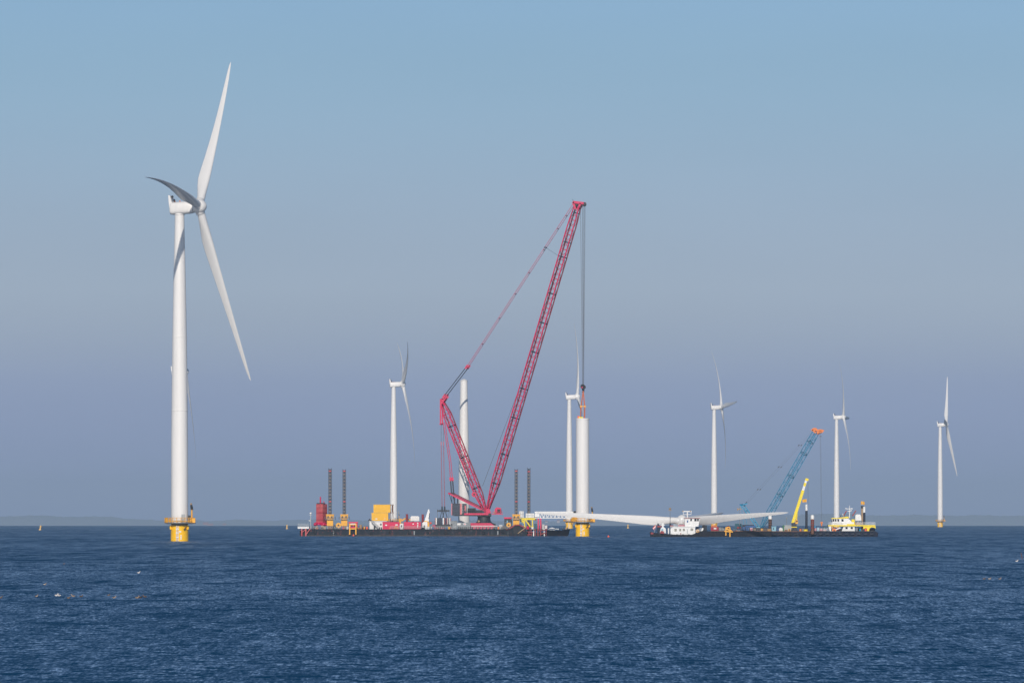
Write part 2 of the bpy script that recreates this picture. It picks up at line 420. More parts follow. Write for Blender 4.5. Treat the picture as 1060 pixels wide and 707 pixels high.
# ---------------------------------------------------------------- long jack-up barge with the red crane
DB = 2150
barge, f = at('jackup_barge', 'long grey jack-up barge carrying the red crane, containers and four dark legs', 'barge', 435, 554.9, DB)
DK = f.p(435,547.6).z                       # deck height
mb = MB()
xa, xb = f.p(310,0).x, f.p(542,0).x
mb.box(xa+1.2, xb, 0, 42, -1.6, DK)
for i in range(48):                          # plating ribs and rubbing strake
    x = xa+2+(xb-xa-4)*i/47; mb.box(x-.06, x+.06, -.09, .01, -.6, DK-.35)
mb.box(xa+1.2, xb, -.14, .005, DK-.3, DK-.02)
for px in (345.2, 428.8, 515.3): x = f.p(px,0).x; mb.box(x-.22, x+.22, -.16, .004, .5, DK-.6, 1)
for i in range(8): x = xa+2.2; mb.box(xa, xa+1.3, 2+i*4.8, 4+i*4.8, -1.2, DK-.5)
mb.box(xa+1.25, xb-.05, -.05, .01, -.4, .42, 2); mb.build('hull', [HULL, GREY, mat('waterline_slime',(.075,.06,.045),.8,.4,.6)], barge)
# truss hump and stern frames at the right
mb = MB(); f.poly(mb, [(527,547.4),(532,543.6),(538,543.4),(545,547.4),(545,554.9),(527,554.9)], -.9, -.3, 0)
f.poly(mb, [(531,545.5),(535,544.6),(540,546.5),(540,552.5),(532,552.5)], -1.0, -.89, 1)
for a, b in (((527,547),(533,543.4)),((533,543.4),(538,543.2)),((538,543.2),(546,547.6))): mb.bar(f.p(*a,-1.05), f.p(*b,-1.05), .45, .3, 2)
mb.bar(f.p(536,552,-1.2), f.p(544,546,-1.2), .3, .3, 3)
mb.build('stern_truss', [HULL, BLACK, REDDK, TAN], barge)
mb = MB(); mb.box(f.p(541.5,0).x, f.p(567,0).x, 3, 26, -1.6, DK-1.2, 0)
mb.box(f.p(541,0).x, f.p(567.5,0).x, 2.5, 26.5, DK-.55, DK-.05, 0)
for px, m in ((542.5,1),(545,2),(547.5,1),(550,1),(552.3,3),(554,1),(557,1),(559.6,1),(563.5,3),(565.5,1)):
    mb.bar(f.p(px,555.5,2.3), f.p(px+random.uniform(-.4,.4),547,2.3), .34, .34, m)
for a, b in (((541,553.6),(550,553)),((556,549),(566,548.6)),((543,550),(552,551)),((559,553),(566,551))): mb.bar(f.p(*a,2), f.p(*b,2), .3, .3, 1)
mb.build('stern_frame', [BLACK, REDDK, TEAL, WPAINT], barge)
# railings
mb = MB(); mb.rail(f.p(321,547.5,.4), f.p(360,547.5,.4), 1.05, 22); mb.rail(f.p(404,547.5,.4), f.p(527,547.5,.4), 1.05, 60)
mb.rail(f.p(322,547.5,41), f.p(527,547.5,41), 1.05, 60); mb.build('deck_railing', [LGREY], barge)
# landing platform at the bow on red legs
mb = MB(); f.box(mb, 308.2,319.8,544.9,547,-1.5,7,0); f.box(mb, 308,320,544.7,545,-1.7,7.2,1)
plat = mb.build('bow_platform', [WPAINT, LGREY], barge)
mb = MB(); a = f.p(308.3,545.3,-1.5); b = f.p(319.7,545.3,-1.5); c = f.p(308.3,545.3,7); d = f.p(319.7,545.3,7)
mb.rail(a,b,1.15,9,.05); mb.rail(a,c,1.15,5,.05); mb.rail(c,d,1.15,9,.05); mb.build('railing', [LGREY], plat)
mb = MB()
for px in (312.4,316.6):
    for dy in (-1,5): mb.tube([f.p(px,556,dy), f.p(px,546.6,dy)], .27, 8)
mb.bar(f.p(312.4,551,-1),f.p(316.6,547.5,-1),.2,.2); mb.bar(f.p(316.6,553.5,-1),f.p(321,547,-1),.25,.25)
mb.build('support_leg', [REDOLD], plat)
# four jacking legs and their housings
LEGP = mat('leg_plate',(.21,.175,.155),.6)
def leg(px, ytop, dy, show=True):
    b = f.p(px, 547.5, dy); zt = f.p(px, ytop, dy).z; w = .62
    mb = MB()
    for sx in (-1,1):
        for sy in (-1,1): mb.box(b.x+sx*w-.2*(sx>0)-.0, b.x+sx*w+.2*(sx<0), b.y+sy*w-.2*(sy>0), b.y+sy*w+.2*(sy<0), -6, zt)
    mb.box(b.x-.3,b.x+.3,b.y-.3,b.y+.3,-6,zt-.3)
    k = 0; z = DK+5
    while z < zt-.6:
        for y0,y1 in ((-w-.04,-w+.1),(w-.1,w+.04)): mb.box(b.x-.43,b.x+.43,b.y+y0,b.y+y1,z,z+.42, 2 if k % 9 == 4 else 1)
        z += 1.25; k += 1
    mb.build('leg', [NAVY, LEGP, REDOLD], barge)
    if not show: return
    mb = MB(); q = lambda y: f.p(px,y,dy).z
    mb.box(b.x-1.15,b.x+1.15,b.y-1.2,b.y+1.2,q(544.2),q(538.3)); mb.box(b.x-1.35,b.x+1.35,b.y-1.35,b.y+1.35,q(536.6),q(532.6))
    mb.box(b.x-1.15,b.x+1.15,b.y-1.15,b.y+1.15,q(538.3),q(536.6)); mb.box(b.x-1.5,b.x+1.5,b.y-1.5,b.y+1.5,q(533),q(532.2))
    for sx in (-.7,.7): mb.box(b.x+sx-.28,b.x+sx+.28,b.y-1.42,b.y-1.34,q(536),q(534),1)
    mb.box(b.x-.8,b.x+.8,b.y-.9,b.y+.9,DK-.1,q(544.1),2)
    hs = mb.build('leg_housing', [YEL, DKGREY, BROWN], barge)
    mb = MB(); z = q(537.8); mb.box(b.x-1.9,b.x+1.9,b.y-1.9,b.y+1.9,z,z+.14)
    for p0,p1 in (((-1.9,-1.9),(1.9,-1.9)),((-1.9,-1.9),(-1.9,1.9)),((1.9,-1.9),(1.9,1.9)),((-1.9,1.9),(1.9,1.9))):
        mb.rail((b.x+p0[0],b.y+p0[1],z+.1),(b.x+p1[0],b.y+p1[1],z+.1),1.0,4,.05)
    mb.build('work_platform', [GREY], hs)
leg(341.7,484.6,4); leg(356.4,485.6,4); leg(534.4,485.2,3); leg(547.4,484.2,24, False)
# yellow boarding frame over the side
mb = MB()
for px in (362,368.4): mb.bar(f.p(px,553.2,-.7), f.p(px,541.5,-.7), .42, .42)
mb.bar(f.p(361.5,547.2,-.7), f.p(369,547.2,-.7), .4, .4); mb.bar(f.p(362,543,-.7), f.p(368.4,543,-.7), .3, .3)
mb.bar(f.p(368.4,545,-.7), f.p(371.5,547.3,.6), .3, .3); mb.build('boarding_frame', [YEL], barge)
# mooring posts and bollards along the deck edge
for i, px in enumerate((324,347,375.5,393,437,476,519)):
    p = f.p(px,547.6,.9); mb = MB(); mb.tube([p, p+Vector((0,0,.75))], .2, 8); mb.tube([p+Vector((.7,0,0)), p+Vector((.7,0,.75))], .2, 8); mb.tube([p+Vector((-.2,0,.55)), p+Vector((.9,0,.55))], .1, 6)
    mb.build('bollard', [DKGREY], barge)

# ---- things standing on its deck
G = lambda px, dy=0: Fr(px, 547.6, DB+dy)
f = G(321.6,2); mb = MB(); mb.tube([(0,0,0),(0,0,5.6)], [.2,.13], 8); mb.ball((0,0,5.85), .42, 1); mb.box(-.7,-.2,-.2,.2,3,3.4,0); mb.box(-.5,.5,-.1,.1,5.2,5.35)
solo('signal_mast', 'thin pale signal mast with a round lamp at the left end of the barge', 'mast', mb, [LGREY, WPAINT], f)

# red tower
t, f = at('drill_tower', 'tall faded red steel tower with a chimney beside the two left legs', 'tower', 332.6, 547.6, DB+5)
c = (f.p(332.7,0).x, 3.0); th = R(31.6); mb = MB()
zz = lambda y: f.p(332,y).z
for a, b, w, m in ((540.5,521.6,2.95,0),):
    mb.rbox((c[0],c[1],zz(a)), w, w, zz(b)-zz(a), -th, m)
for y in (538.2,531.2,525.5): mb.rbox((c[0],c[1],zz(y)), 3.06, 3.06, .16, -th, 1)
for k in range(5):                                      # panel seams
    for sgn in (-1, 1):
        u = -1.2+k*.6; ca, sa = math.cos(-th), math.sin(-th)
        for (lx, ly) in ((u,-1.49),(1.49,u)):
            x = lx*ca-ly*sa; y = lx*sa+ly*ca
            mb.rbox((c[0]+x,c[1]+y,zz(540)), .05, .05, zz(522)-zz(540), -th, 1)
body = mb.build('tower_body', [REDOLD, REDDK], t)
mb = MB(); ca, sa = math.cos(-th), math.sin(-th)
for lx, ly in ((-.75,-.7),(.8,-.3)): mb.lathe([(.8,zz(521.7)),(.95,zz(521.2)),(.8,zz(520.6)),(.3,zz(520.5))], 12, (c[0]+lx*ca-ly*sa, c[1]+lx*sa+ly*ca, 0), 0)
mb.build('roof_vent', [DKGREY], body)
mb = MB(); p = f.p(331.7,521,2.6); mb.tube([p, (p.x,p.y,zz(514))], [.3,.24], 8); p = f.p(335.3,521,2.6); mb.tube([p,(p.x,p.y,zz(518.6))], .18, 8); mb.build('chimney', [RED], body)
mb = MB(); mb.rbox((c[0],c[1],zz(544)), 3.6, 3.6, zz(540.4)-zz(544), -th)
for px in (326.2,330,335,338): mb.ball(f.p(px,542.6,1.0), .62)
mb.build('tower_base', [RED], t)
mb = MB()
for a, b in (((326.3,547.5),(328,544.3)),((328,544.3),(334.6,544.3)),((334.6,544.3),(336,547.5)),((330,547.5),(330.4,544.5))): mb.bar(f.p(*a,0), f.p(*b,0), .4, .4)
mb.box(f.p(328,0).x,f.p(337,0).x,1.5,4.6,0,zz(544)); mb.build('skid_frame', [TAN], t)

def winch(px, y, r, dy, lab, m, m2, cat='winch'):
    f = Fr(px, 547.6, DB+dy); mb = MB(); c = f.p(px,y); mb.drum((c.x,0,c.z), r, 1.9, 0, 1)
    for sx in (-1,1): mb.bar((c.x+sx*r*.9,0,0),(c.x,0,c.z),.22,.5,1)
    mb.box(c.x-r,c.x+r,-.9,.9,0,.16,1); solo('winch', lab, cat, mb, [m, m2], f)
winch(350.4,543.6,.98,3,'round yellow winch drum between the two left legs', YEL, BROWN)
winch(526.5,543.2,.85,2,'orange winch drum left of the third leg, under the red machinery', YEL, BROWN)

# small red cabin by the boarding frame
t, f = at('control_cabin', 'small red cabin with pale stripe beside the yellow boarding frame', 'cabin', 365.5, 547.6, DB+3)
mb = MB(); f.box(mb, 361.2,370,541.2,547.6,0,3); f.box(mb,360.8,370.5,540,541.3,-.25,3.3); mb.build('cabin_body', [REDC], t)
mb = MB(); f.box(mb, 362.8,368,541.6,542.7,-.32,-.22); mb.build('stripe', [WPAINT], t)
mb = MB(); f.box(mb, 363.2,365.2,543,545,-.06,.02); f.box(mb,366,368.6,543,545,-.06,.02); mb.build('window', [GLASS], t)

# white deckhouse with outside stair
t, f = at('deckhouse', 'low white deckhouse with an outside stair under the yellow containers', 'deckhouse', 390, 547.6, DB+4)
mb = MB(); f.box(mb, 382.5,400,539.6,547.6,0,7); f.box(mb,382,400.3,539.2,539.7,-.3,7.3); mb.build('house_wall', [WPAINT], t)
mb = MB(); f.box(mb, 381,384.6,538,539.3,-.2,2); mb.tube([f.p(382.6,538.2,.5), f.p(382.6,536.8,.5)], .2, 6); mb.build('roof_unit', [DKGREY], t)
mb = MB(); mb.bar(f.p(384.5,540.2,-.9), f.p(392,547.3,-.9), .2, .7)
mb.tube([f.p(384.5,537.6,-.9), f.p(392,544.8,-.9)], .06, 4)
for k in range(6): q = f.p(384.5+1.5*k,540+1.42*k,-.9); mb.tube([q,q+Vector((0,0,.95))], .05, 4)
mb.build('stair', [GREY], t)
mb = MB(); f.box(mb, 386.8,388.6,543.8,547.4,-.06,.02); f.box(mb, 393.5,395,541.8,543.6,-.06,.02); mb.build('door', [GLASS], t)

def container(px0, px1, y0, y1, D, lab, mats, group, depth=2.5, marks=()):
    t, f = at('shipping_container', lab, 'container', (px0+px1)/2, y1, D, group)
    a = f.p(px0,y0); b = f.p(px1,y1); mb = MB(); w = b.x-a.x; h = a.z-b.z
    n = 22; ys = []
    P = []; d = .07
    for i in range(n):                                   # corrugated long walls
        x0 = a.x+.15+(w-.3)*i/n; q = (w-.3)/n
        P += [(x0,0),(x0+q*.4,0),(x0+q*.5,d),(x0+q*.9,d)]
    P += [(b.x-.15,0)]
    for yy, sg in ((.04,1),(depth-.04,-1)):
        vs = [(x, yy+sg*y, z) for z in (b.z+.15,a.z-.12) for x,y in P]; k = len(P)
        mb.add(vs, [(i,i+1,k+i+1,k+i) if sg>0 else (i+1,i,k+i,k+i+1) for i in range(k-1)], 0)
    mb.box(a.x+.1,b.x-.1,.15,depth-.15,b.z+.1,a.z-.06)
    mb.build('container_body', [mats[0]], t)
    mb = MB()
    for x in (a.x, b.x-.16):
        for y in (0, depth-.16): mb.box(x,x+.16,y,y+.16,b.z,a.z)
    for z in (b.z, a.z-.13):
        for y in (0.003, depth-.163): mb.box(a.x+.161,b.x-.161,y,y+.15,z+.002,z+.13)
        for x in (a.x+.003,b.x-.163): mb.box(x,x+.15,.161,depth-.161,z+.002,z+.13)
    mb.build('frame', [mats[0]], t)
    mb = MB(); mb.box(b.x+.002,b.x+.05,.2,depth-.2,b.z+.15,a.z-.15)
    for y in (.7,1.1,1.5,1.9): mb.tube([(b.x+.08,y,b.z+.1),(b.x+.08,y,a.z-.1)], .03, 5)
    mb.build('door', [mats[0]], t)
    if marks:
        mb = MB()
        for x0,x1,ya,yb,m in marks: p = f.p(x0,ya); q = f.p(x1,yb); mb.box(p.x,q.x,-.012,.03,q.z,p.z,m)
        mb.build('painted_mark', [WPAINT, ORANGE], t)
    return t, f
YG = 'yellow containers stacked on the deckhouse'; RG = 'red containers on the barge deck'
container(384.6,401.7,530.6,538.9,DB+4,'lower yellow container of the stack, directly on the white deckhouse',[YELC],YG,marks=((388.6,390.6,536.4,537.4,0),(398,398.8,536.4,537.2,0)))
container(386.6,403.8,522.1,530.5,DB+4,'upper yellow container, shifted right on top of the stack',[YELC],YG)
container(396,413.4,540.1,547.6,DB+1,'red container with an orange flame mark, left of the pair',[REDC],RG,
   marks=((398.8,400.6,542.8,544,0),(409.2,411.8,542.6,543.6,0)))
f = G(409.8,1); mb = MB()
for pts in ([(407,547.2),(409.5,543.6),(410.6,547.2)],[(409.6,547.2),(411.2,544.2),(413,547.2)],[(402.8,547.2),(403.6,545.3),(404.4,547.2)]): f.poly(mb, pts, -.05, -.02)
solo('canvas_sheet', 'orange pointed canvas pieces tied to the front of the left red container', 'canvas', mb, [ORANGE], f)
container(418,435.4,540.1,547.6,DB+1,'plain red container with small white marks, right of the pair',[REDC],RG,
   marks=((427,428.4,541.6,542.7,0),(431.8,433,540.9,542.4,0),(431.8,433,543.2,544.4,0),(431.9,432.9,544.8,546,0)))
# scaffold stair tower beside the yellow stack
f = Fr(405.3,547.6,DB+5); mb = MB()
for px in (404,406.9):
    for dy in (0,2.2): mb.bar(f.p(px,547.5,dy), f.p(px,522.3,dy), .2, .2, 0)
for y in (522.4,530.6,538.8):
    mb.bar(f.p(403.9,y,-.1), f.p(407.6,y,-.1), .25, .2, 0); mb.box(f.p(403.9,0).x,f.p(407.2,0).x,.1,2.2,f.p(405,y).z-.05,f.p(405,y).z+.05,0)
for y in (523,539): f.box(mb,405.6,406.8,y,y+7,.6,.75,0)
mb.bar(f.p(404.2,530.4,1), f.p(406.8,523,1), .2, .5, 1); mb.bar(f.p(404.2,538.6,1), f.p(406.8,531,1), .2, .5, 1)
solo('stair_tower', 'narrow rusty brown scaffold stair tower right of the stacked yellow containers', 'stair tower', mb, [BROWN, LGREY], f)
# white cabinet between red containers
t, f = at('deck_locker', 'narrow white locker with a dark window between the two red containers', 'locker', 415.6, 547.6, DB+2)
mb = MB(); f.box(mb,413.9,417.4,541.9,547.6,0,1.4); mb.build('locker_body',[WPAINT],t); mb = MB(); f.box(mb,414.9,416.4,543.4,545.6,-.05,.02); mb.build('window',[GLASS],t)
# yellow excavator behind red containers
t, f = at('excavator', 'yellow excavator folded behind the red containers, only its zigzag arm showing', 'excavator', 417, 547.6, DB+9)
mb = MB(); f.box(mb,409,417,541.5,545,-1.2,1.2); mb.build('engine_house',[YEL],t)
mb = MB(); 
for dy in (-1.1,.5): f.box(mb,408,418,545,547.6,dy,dy+.6)
mb.build('crawler_track',[BLACK],t)
mb = MB(); mb.bar(f.p(413.4,539.6),f.p(415.6,536.6),.45,.4); mb.bar(f.p(415.4,539.2),f.p(419.5,536.4),.55,.4); mb.bar(f.p(419.3,536.6),f.p(427,538.6),.5,.4); mb.box(f.p(413,0).x,f.p(415,0).x,-.5,.5,f.p(413,542).z,f.p(413,536.8).z); mb.build('digging_arm',[YEL],t)
mb = MB(); f.poly(mb,[(426.6,538),(428.4,538.4),(428.4,541),(426.8,540.6)],-.6,.6); mb.build('bucket',[DKGREY],t)
f = G(412.6,8); mb = MB(); mb.tube([(0,0,0),(0,0,7)],.11,6); mb.box(-.25,.25,-.2,.2,5.6,6.4)
solo('lamp_post','thin grey lamp post between the far turbine and the yellow excavator','lamp post',mb,[GREY],f)
for px, y, lab in ((421.3,532.3,'rust red steel post rising behind the right red container, left of the white tank'),(437.6,532.6,'rust red steel post right of the white tank, beside the folded white crane')):
    f = G(px,6); mb = MB(); z = f.p(px,y).z; mb.tube([(0,0,0),(0,0,z)],.42,10); mb.tube([(0,0,z),(0,0,z+.12)],.52,10); mb.tube([(0,0,z-1.2),(0,0,z-.9)],.5,10)
    solo('steel_post', lab, 'post', mb, [REDDK], f, 'rust red posts behind the right container')
f = G(429.5,7); mb = MB(); z0 = f.p(429,539.2).z; z1 = f.p(429,534).z; x0 = f.p(425,0).x; x1 = f.p(434,0).x
mb.prism([(x0,z0),(x1,z0),(x1,z1-.35),(x1-.3,z1-.05),(x0+.3,z1),(x0,z1-.35)],0,2.4)
for px in (426,433): mb.tube([(f.p(px,0).x,.5,0),(f.p(px,0).x,.5,z0)],.15,6,1); mb.tube([(f.p(px,0).x,2,0),(f.p(px,0).x,2,z0)],.15,6,1)
solo('water_tank','white box tank on posts behind the right red container','tank',mb,[WPAINT,GREY],f)
# folded white knuckle crane
t, f = at('deck_crane', 'white deck crane folded upright with a yellow collar, right of the red containers', 'crane', 440.5, 547.6, DB+3)
mb = MB(); f.poly(mb,[(437.2,547.6),(437.2,541),(438.6,540),(442.4,540),(442.4,547.6)],-.9,.9); mb.build('pedestal',[WPAINT],t)
mb = MB(); f.box(mb,438.4,439.9,543.6,545.8,-.97,-.88); mb.build('window',[GLASS],t)
mb = MB(); f.poly(mb,[(439.2,540.2),(440.2,536.6),(442.6,529.2),(443.2,527),(444.2,527),(444.9,531),(444,538),(443.4,540.2)],-.5,.5); mb.build('arm',[WPAINT],t)
mb = MB(); f.poly(mb,[(444.4,530.4),(445,531),(444.2,537.4),(443.6,537)],-.55,.3); mb.build('hydraulic_ram',[DKGREY],t)
mb = MB(); f.poly(mb,[(439,540.4),(439.3,538.9),(443.6,539.4),(443.8,540.6)],-.7,.7); f.poly(mb,[(442.3,541),(444.2,540.4),(444.6,546),(442.4,546)],-.6,.6); mb.build('collar',[YEL],t)
f = G(445.8,3); mb = MB(); mb.ball(f.p(445.8,541.3),.42); p=f.p(445.8,547.6); mb.tube([(p.x,p.y,0),f.p(445.8,541.6)],.09,6,1)
solo('marker_ball','small orange ball on a pole beside the folded white crane','marker',mb,[BUOY,GREY],f)

def drum_item(px, y, D, r, h, m, lab, grp=None, name='oil_drum', cat='drum'):
    f = Fr(px, y, D); mb = MB(); mb.lathe([(r*.96,0),(r,.05),(r,h*.33),(r*1.04,h*.345),(r,h*.36),(r,h*.66),(r*1.04,h*.675),(r,h*.69),(r,h-.05),(r*.9,h)],14)
    solo(name, lab, cat, mb, [m], f, grp)
def crate(px0, px1, y0, y1, D, m, lab, m2=None, depth=1.6, name='crate', cat='crate', grp=None):
    f = Fr((px0+px1)/2, y1, D); a = f.p(px0,y0); b = f.p(px1,y1); mb = MB(); mb.box(a.x+.05,b.x-.05,.05,depth-.05,b.z+.06,a.z-.05)
    e = .09
    for x in (a.x,b.x-e):
        for y in (0,depth-e): mb.box(x,x+e,y,y+e,b.z,a.z,1)
    for z in (b.z+.002,a.z-e): 
        for y in (.003,depth-e-.003): mb.box(a.x+e,b.x-e,y,y+e-.006,z,z+e-.004,1)
    mb.box((a.x+b.x)/2-e/2,(a.x+b.x)/2+e/2,.01,.06,b.z+e,a.z-e,1)
    solo(name, lab, cat, mb, [m, m2 or m], f, grp)
drum_item(377.2,547.6,DB+1,.32,.95,YEL,'yellow drum standing left of the white deckhouse')
drum_item(379.9,547.6,DB+1,.36,.9,BUOY,'orange red drum nearest the white deckhouse stair')
drum_item(373.4,547.6,DB+2,.45,1.7,TAN,'tall tan drum right of the small red cabin')
drum_item(359.6,547.6,DB+1,.42,.95,WPAINT,'white drum on the deck left of the small red cabin')
drum_item(443.6,547.6,DB+1,.40,.85,WPAINT,'white drum at the foot of the folded white crane')
crate(446,449.2,544.6,547.6,DB+2,LGREY,'pale crate between the folded crane and the counterweights',TAN)
crate(374.6,376.4,545.6,547.6,DB+1,ORANGE,'tiny orange crate left of the yellow drum',BROWN)
crate(461.2,463.2,545.2,547.6,DB+1,DBLUE,'small blue crate in front of the striped counterweights',DBLUE)
crate(323.4,325.6,545.4,547.6,DB+2,BROWN,'small brown crate behind the bow platform',REDDK)

# hanging counterweight tray of the crane
t, f = at('counterweight_tray', 'dark counterweight tray with red and white striped ends standing left of the crane', 'counterweight', 458.7, 547.6, DB+9)
mb = MB(); f.box(mb,450.6,466.6,543,546.9,-1.6,1.6); f.box(mb,451.5,455.5,546.9,547.6,-1.4,1.4); f.box(mb,461.5,466,546.9,547.6,-1.4,1.4); mb.build('tray',[DKGREY],t)
for a,b in ((450.4,457.7),(458.6,462.0),(462.4,466.9)):
    mb = MB()
    for k in range(6): f.box(mb,a+.05*(k%2),b-.05*(k%2),536+k*1.18,537.1+k*1.18,-1.5,1.5)
    wb = mb.build('weight_stack',[NAVY],t)
mb = MB()
for a,b,m in ((450.2,450.9,1),(451,452.2,0),(458.4,459.6,0),(459.8,460.6,1),(462.2,463.1,1),(463.3,463.9,0),(465.2,466.1,0),(466.2,467,1)): f.box(mb,a,b,535.9,542.6,-1.62,-1.5,m)
mb.build('striped_end',[WPAINT,REDDK],t)
mb = MB(); mb.bar(f.p(453,528.6),f.p(464.8,528.6),.5,.5)
for px in (452.8,464.6): mb.tube([f.p(px,536),f.p(px,528.4)],.09,5,1)
for a,b in ((455.5,457.9),(459.2,457.9),(458.2,460.4),(463,460.4)): mb.tube([f.p(a,536),f.p(b,527)],.13,6)
for px in (457.6,460.3): mb.tube([f.p(px,529),f.p(px,524)],[.4,.25],8); 
for px in (453,455.5,462.4,464.8): mb.bar(f.p(px,529.8),f.p(px,527.3),.3,.3)
mb.build('spreader_frame',[DKGREY,GREY],t)
# rusty loose chain pile before it
f = G(456,1); mb = MB()
for k in range(14):
    x = random.uniform(448,466); p = f.p(x,547.2+random.uniform(-1.2,.1)); mb.bar(p, p+Vector((random.uniform(-.9,.9),random.uniform(-.3,.3),random.uniform(-.1,.5))), .25,.25)
solo('scrap_pile','rusty red scrap steel lying at the foot of the counterweights','scrap',mb,[REDOLD],f)
# grey equipment house
t, f = at('generator_house', 'plain grey generator house between counterweights and crane tracks', 'generator', 469.6, 547.6, DB+2)
mb = MB(); f.box(mb,466.2,473,539.4,547.6,0,4); f.box(mb,465.9,473.3,539,539.5,-.2,4.2); mb.build('house',[GREY],t)
mb = MB(); f.box(mb,467,468.2,542,546,-.05,.02); mb.build('vent_grille',[DKGREY],t)
t, f = at('power_pack', 'long low grey power pack with white panels against the left crane track', 'power pack', 480, 547.6, DB+3)
mb = MB(); f.box(mb,473.4,487,540.6,545.2,0,2.2); f.box(mb,473.8,486.8,545.2,547.6,.3,2,1); mb.build('housing',[GREY,DKGREY],t)
mb = MB(); f.box(mb,472.8,476.8,541.4,543.4,-.05,.02); f.box(mb,479.8,482.4,541.4,543.2,-.05,.02); mb.build('white_panel',[WPAINT],t)
mb = MB(); f.box(mb,480.8,481.8,541.8,542.8,-.09,-.04); mb.build('red_mark',[RED],t)

# machinery and yellow gantry by the third leg
t, f = at('hydraulic_unit', 'dark hydraulic machinery under a red roof left of the third leg', 'machinery', 525.5, 547.6, DB+5)
mb = MB(); f.box(mb,521.6,530,535.2,536.8,-1,2.5); mb.build('roof',[REDC],t)
mb = MB()
for px in (522.4,526,529.5): mb.bar(f.p(px,547.6,-.8),f.p(px,536.8,-.8),.3,.3)
f.box(mb,522.6,529.6,536.8,540.4,-.6,2.2); f.box(mb,523,524.6,541,545,-.7,1.6); mb.build('frame',[DKGREY],t)
mb = MB(); f.box(mb,524.6,526.2,538.6,540.9,-.75,-.58); mb.build('control_panel',[LBLUE],t)
t, f = at('blade_rack', 'yellow portal frame with diagonal braces carrying white boxes, right of the third leg', 'gantry', 546, 547.6, DB+9)
mb = MB(); f.box(mb,537.6,553.6,536,538,-1.2,1.2)
for px in (543,551.2):
    for dy in (-1,1): mb.bar(f.p(px,547.6,dy),f.p(px,537.8,dy),.4,.4)
mb.bar(f.p(544,538,-1),f.p(548.6,544.5,-1),.45,.3); mb.bar(f.p(538.2,538.4,-1),f.p(543,541.4,-1),.4,.3); mb.box(f.p(540,0).x,f.p(542.3,0).x,-1,1,f.p(540,539.8).z,f.p(540,538).z)
f.box(mb,542,552.5,544.6,545.3,-.9,.9); mb.build('portal',[LEMON],t)
for a,b,y0,y1,lab in ((537.2,542,529,535.6,'square white box on the yellow portal frame, directly right of the third leg'),(544.2,552.8,531.2,535.6,'long low white box on the yellow portal frame under the blade tip')):
    f = Fr((a+b)/2,535.8,DB+9); mb = MB(); p=f.p(a,y0); q=f.p(b,y1); mb.box(p.x,q.x,-.9,.9,q.z,p.z); mb.box(p.x-.06,q.x+.06,-.96,.96,(p.z+q.z)/2-.1,(p.z+q.z)/2+.1,1); mb.box(p.x+.3,q.x-.3,-.8,.8,0,q.z,2)
    for k in (.25,.75): x = p.x+(q.x-p.x)*k; mb.box(x-.12,x+.12,-.95,.95,q.z-.04,p.z+.04,1)
    solo('equipment_box',lab,'box',mb,[WPAINT,LGREY,BROWN],f)
for px,lab in ((557.2,'bright red upright post, left of a pair at the stern of the long barge'),(559.7,'bright red upright post, right of a pair at the stern of the long barge')):
    f = G(px,3); mb = MB(); z = f.p(px,536).z; mb.bar((0,0,-1),(0,0,z),.5,.5); mb.box(-.34,.34,-.34,.34,z-.1,z+.1); mb.box(-.3,.3,-.3,.3,z*.5,z*.5+.15)
    solo('guide_post',lab,'post',mb,[REDC],f,'pair of red guide posts')
drum_item(538.6,547.6,DB+2,.5,1.9,DBLUE,'deep blue upright tank under the yellow portal frame')
drum_item(539.9,547.6,DB+1,.55,1.0,REDC,'red drum under the left arm of the yellow portal frame')
crate(545.8,549.4,539.6,544.5,DB+8,BROWN,'dark brown machine crate between the legs of the yellow portal',BLACK)
crate(553,556,542,547.6,DB+6,TEAL,'teal crate between the yellow portal and the red posts',DKGREY)
crate(560.6,563.4,542.6,547.6,DB+6,LGREY,'pale grey crate right of the red posts',WPAINT)
crate(563.8,566.6,543.4,547.6,DB+6,WPAINT,'white crate at the very stern of the long barge',REDDK)
drum_item(546.4,547.6,DB+1,.5,1.1,RED,'red drum before the right leg of the yellow portal')
drum_item(551.2,547.6,DB+1,.45,.8,WPAINT,'small white drum before the red posts')
crate(553.4,555.4,532.6,539,DB+9,TAN,'tan upright box hanging at the right end of the yellow portal',BROWN)

# gangway to the turbine base
t, f = at('gangway', 'white truss gangway reaching from the yellow portal to the half built tower', 'gangway', 575, 535.6, 2131)
mb = MB(); a0, b0 = 553.5, 593.5; Z = lambda y: f.p(575,y).z
for dy in (-.8,.8):
    for y, h in ((530,.5),(536,.26)):
        mb.bar(f.p(a0,y,dy),f.p(b0,y,dy),h,.22)
    n = 9
    for i in range(n):
        xa_ = 559+ (b0-559)*i/n; xb_ = 559+(b0-559)*(i+1)/n; xm = (xa_+xb_)/2
        mb.bar(f.p(xa_,536,dy),f.p(xm,531,dy),.24,.14); mb.bar(f.p(xm,531,dy),f.p(xb_,536,dy),.24,.14)
mb.box(f.p(a0,0).x,f.p(b0,0).x,-.78,.78,Z(531.7),Z(531.2)); f.box(mb,a0,558.5,530.4,534.9,-.7,.7)
mb.build('truss',[WPAINT],t)
mb = MB(); f.box(mb,593.6,596.6,528.8,533,-.9,.9); f.box(mb,594,596,533,535.5,-.5,.5); mb.build('coupling',[BLACK],t)
f = Fr(594.6,539.6,2124); mb = MB(); f.box(mb,592.4,597,535.5,539.4,-1,1); f.box(mb,592.2,597.2,535.2,535.7,-1.1,1.1); f.box(mb,593.4,594,536.4,538.6,-1.05,-.98,1)
solo('landing_box','bright yellow box at the end of the gangway beside the half built tower','box',mb,[YEL,DKGREY],f)

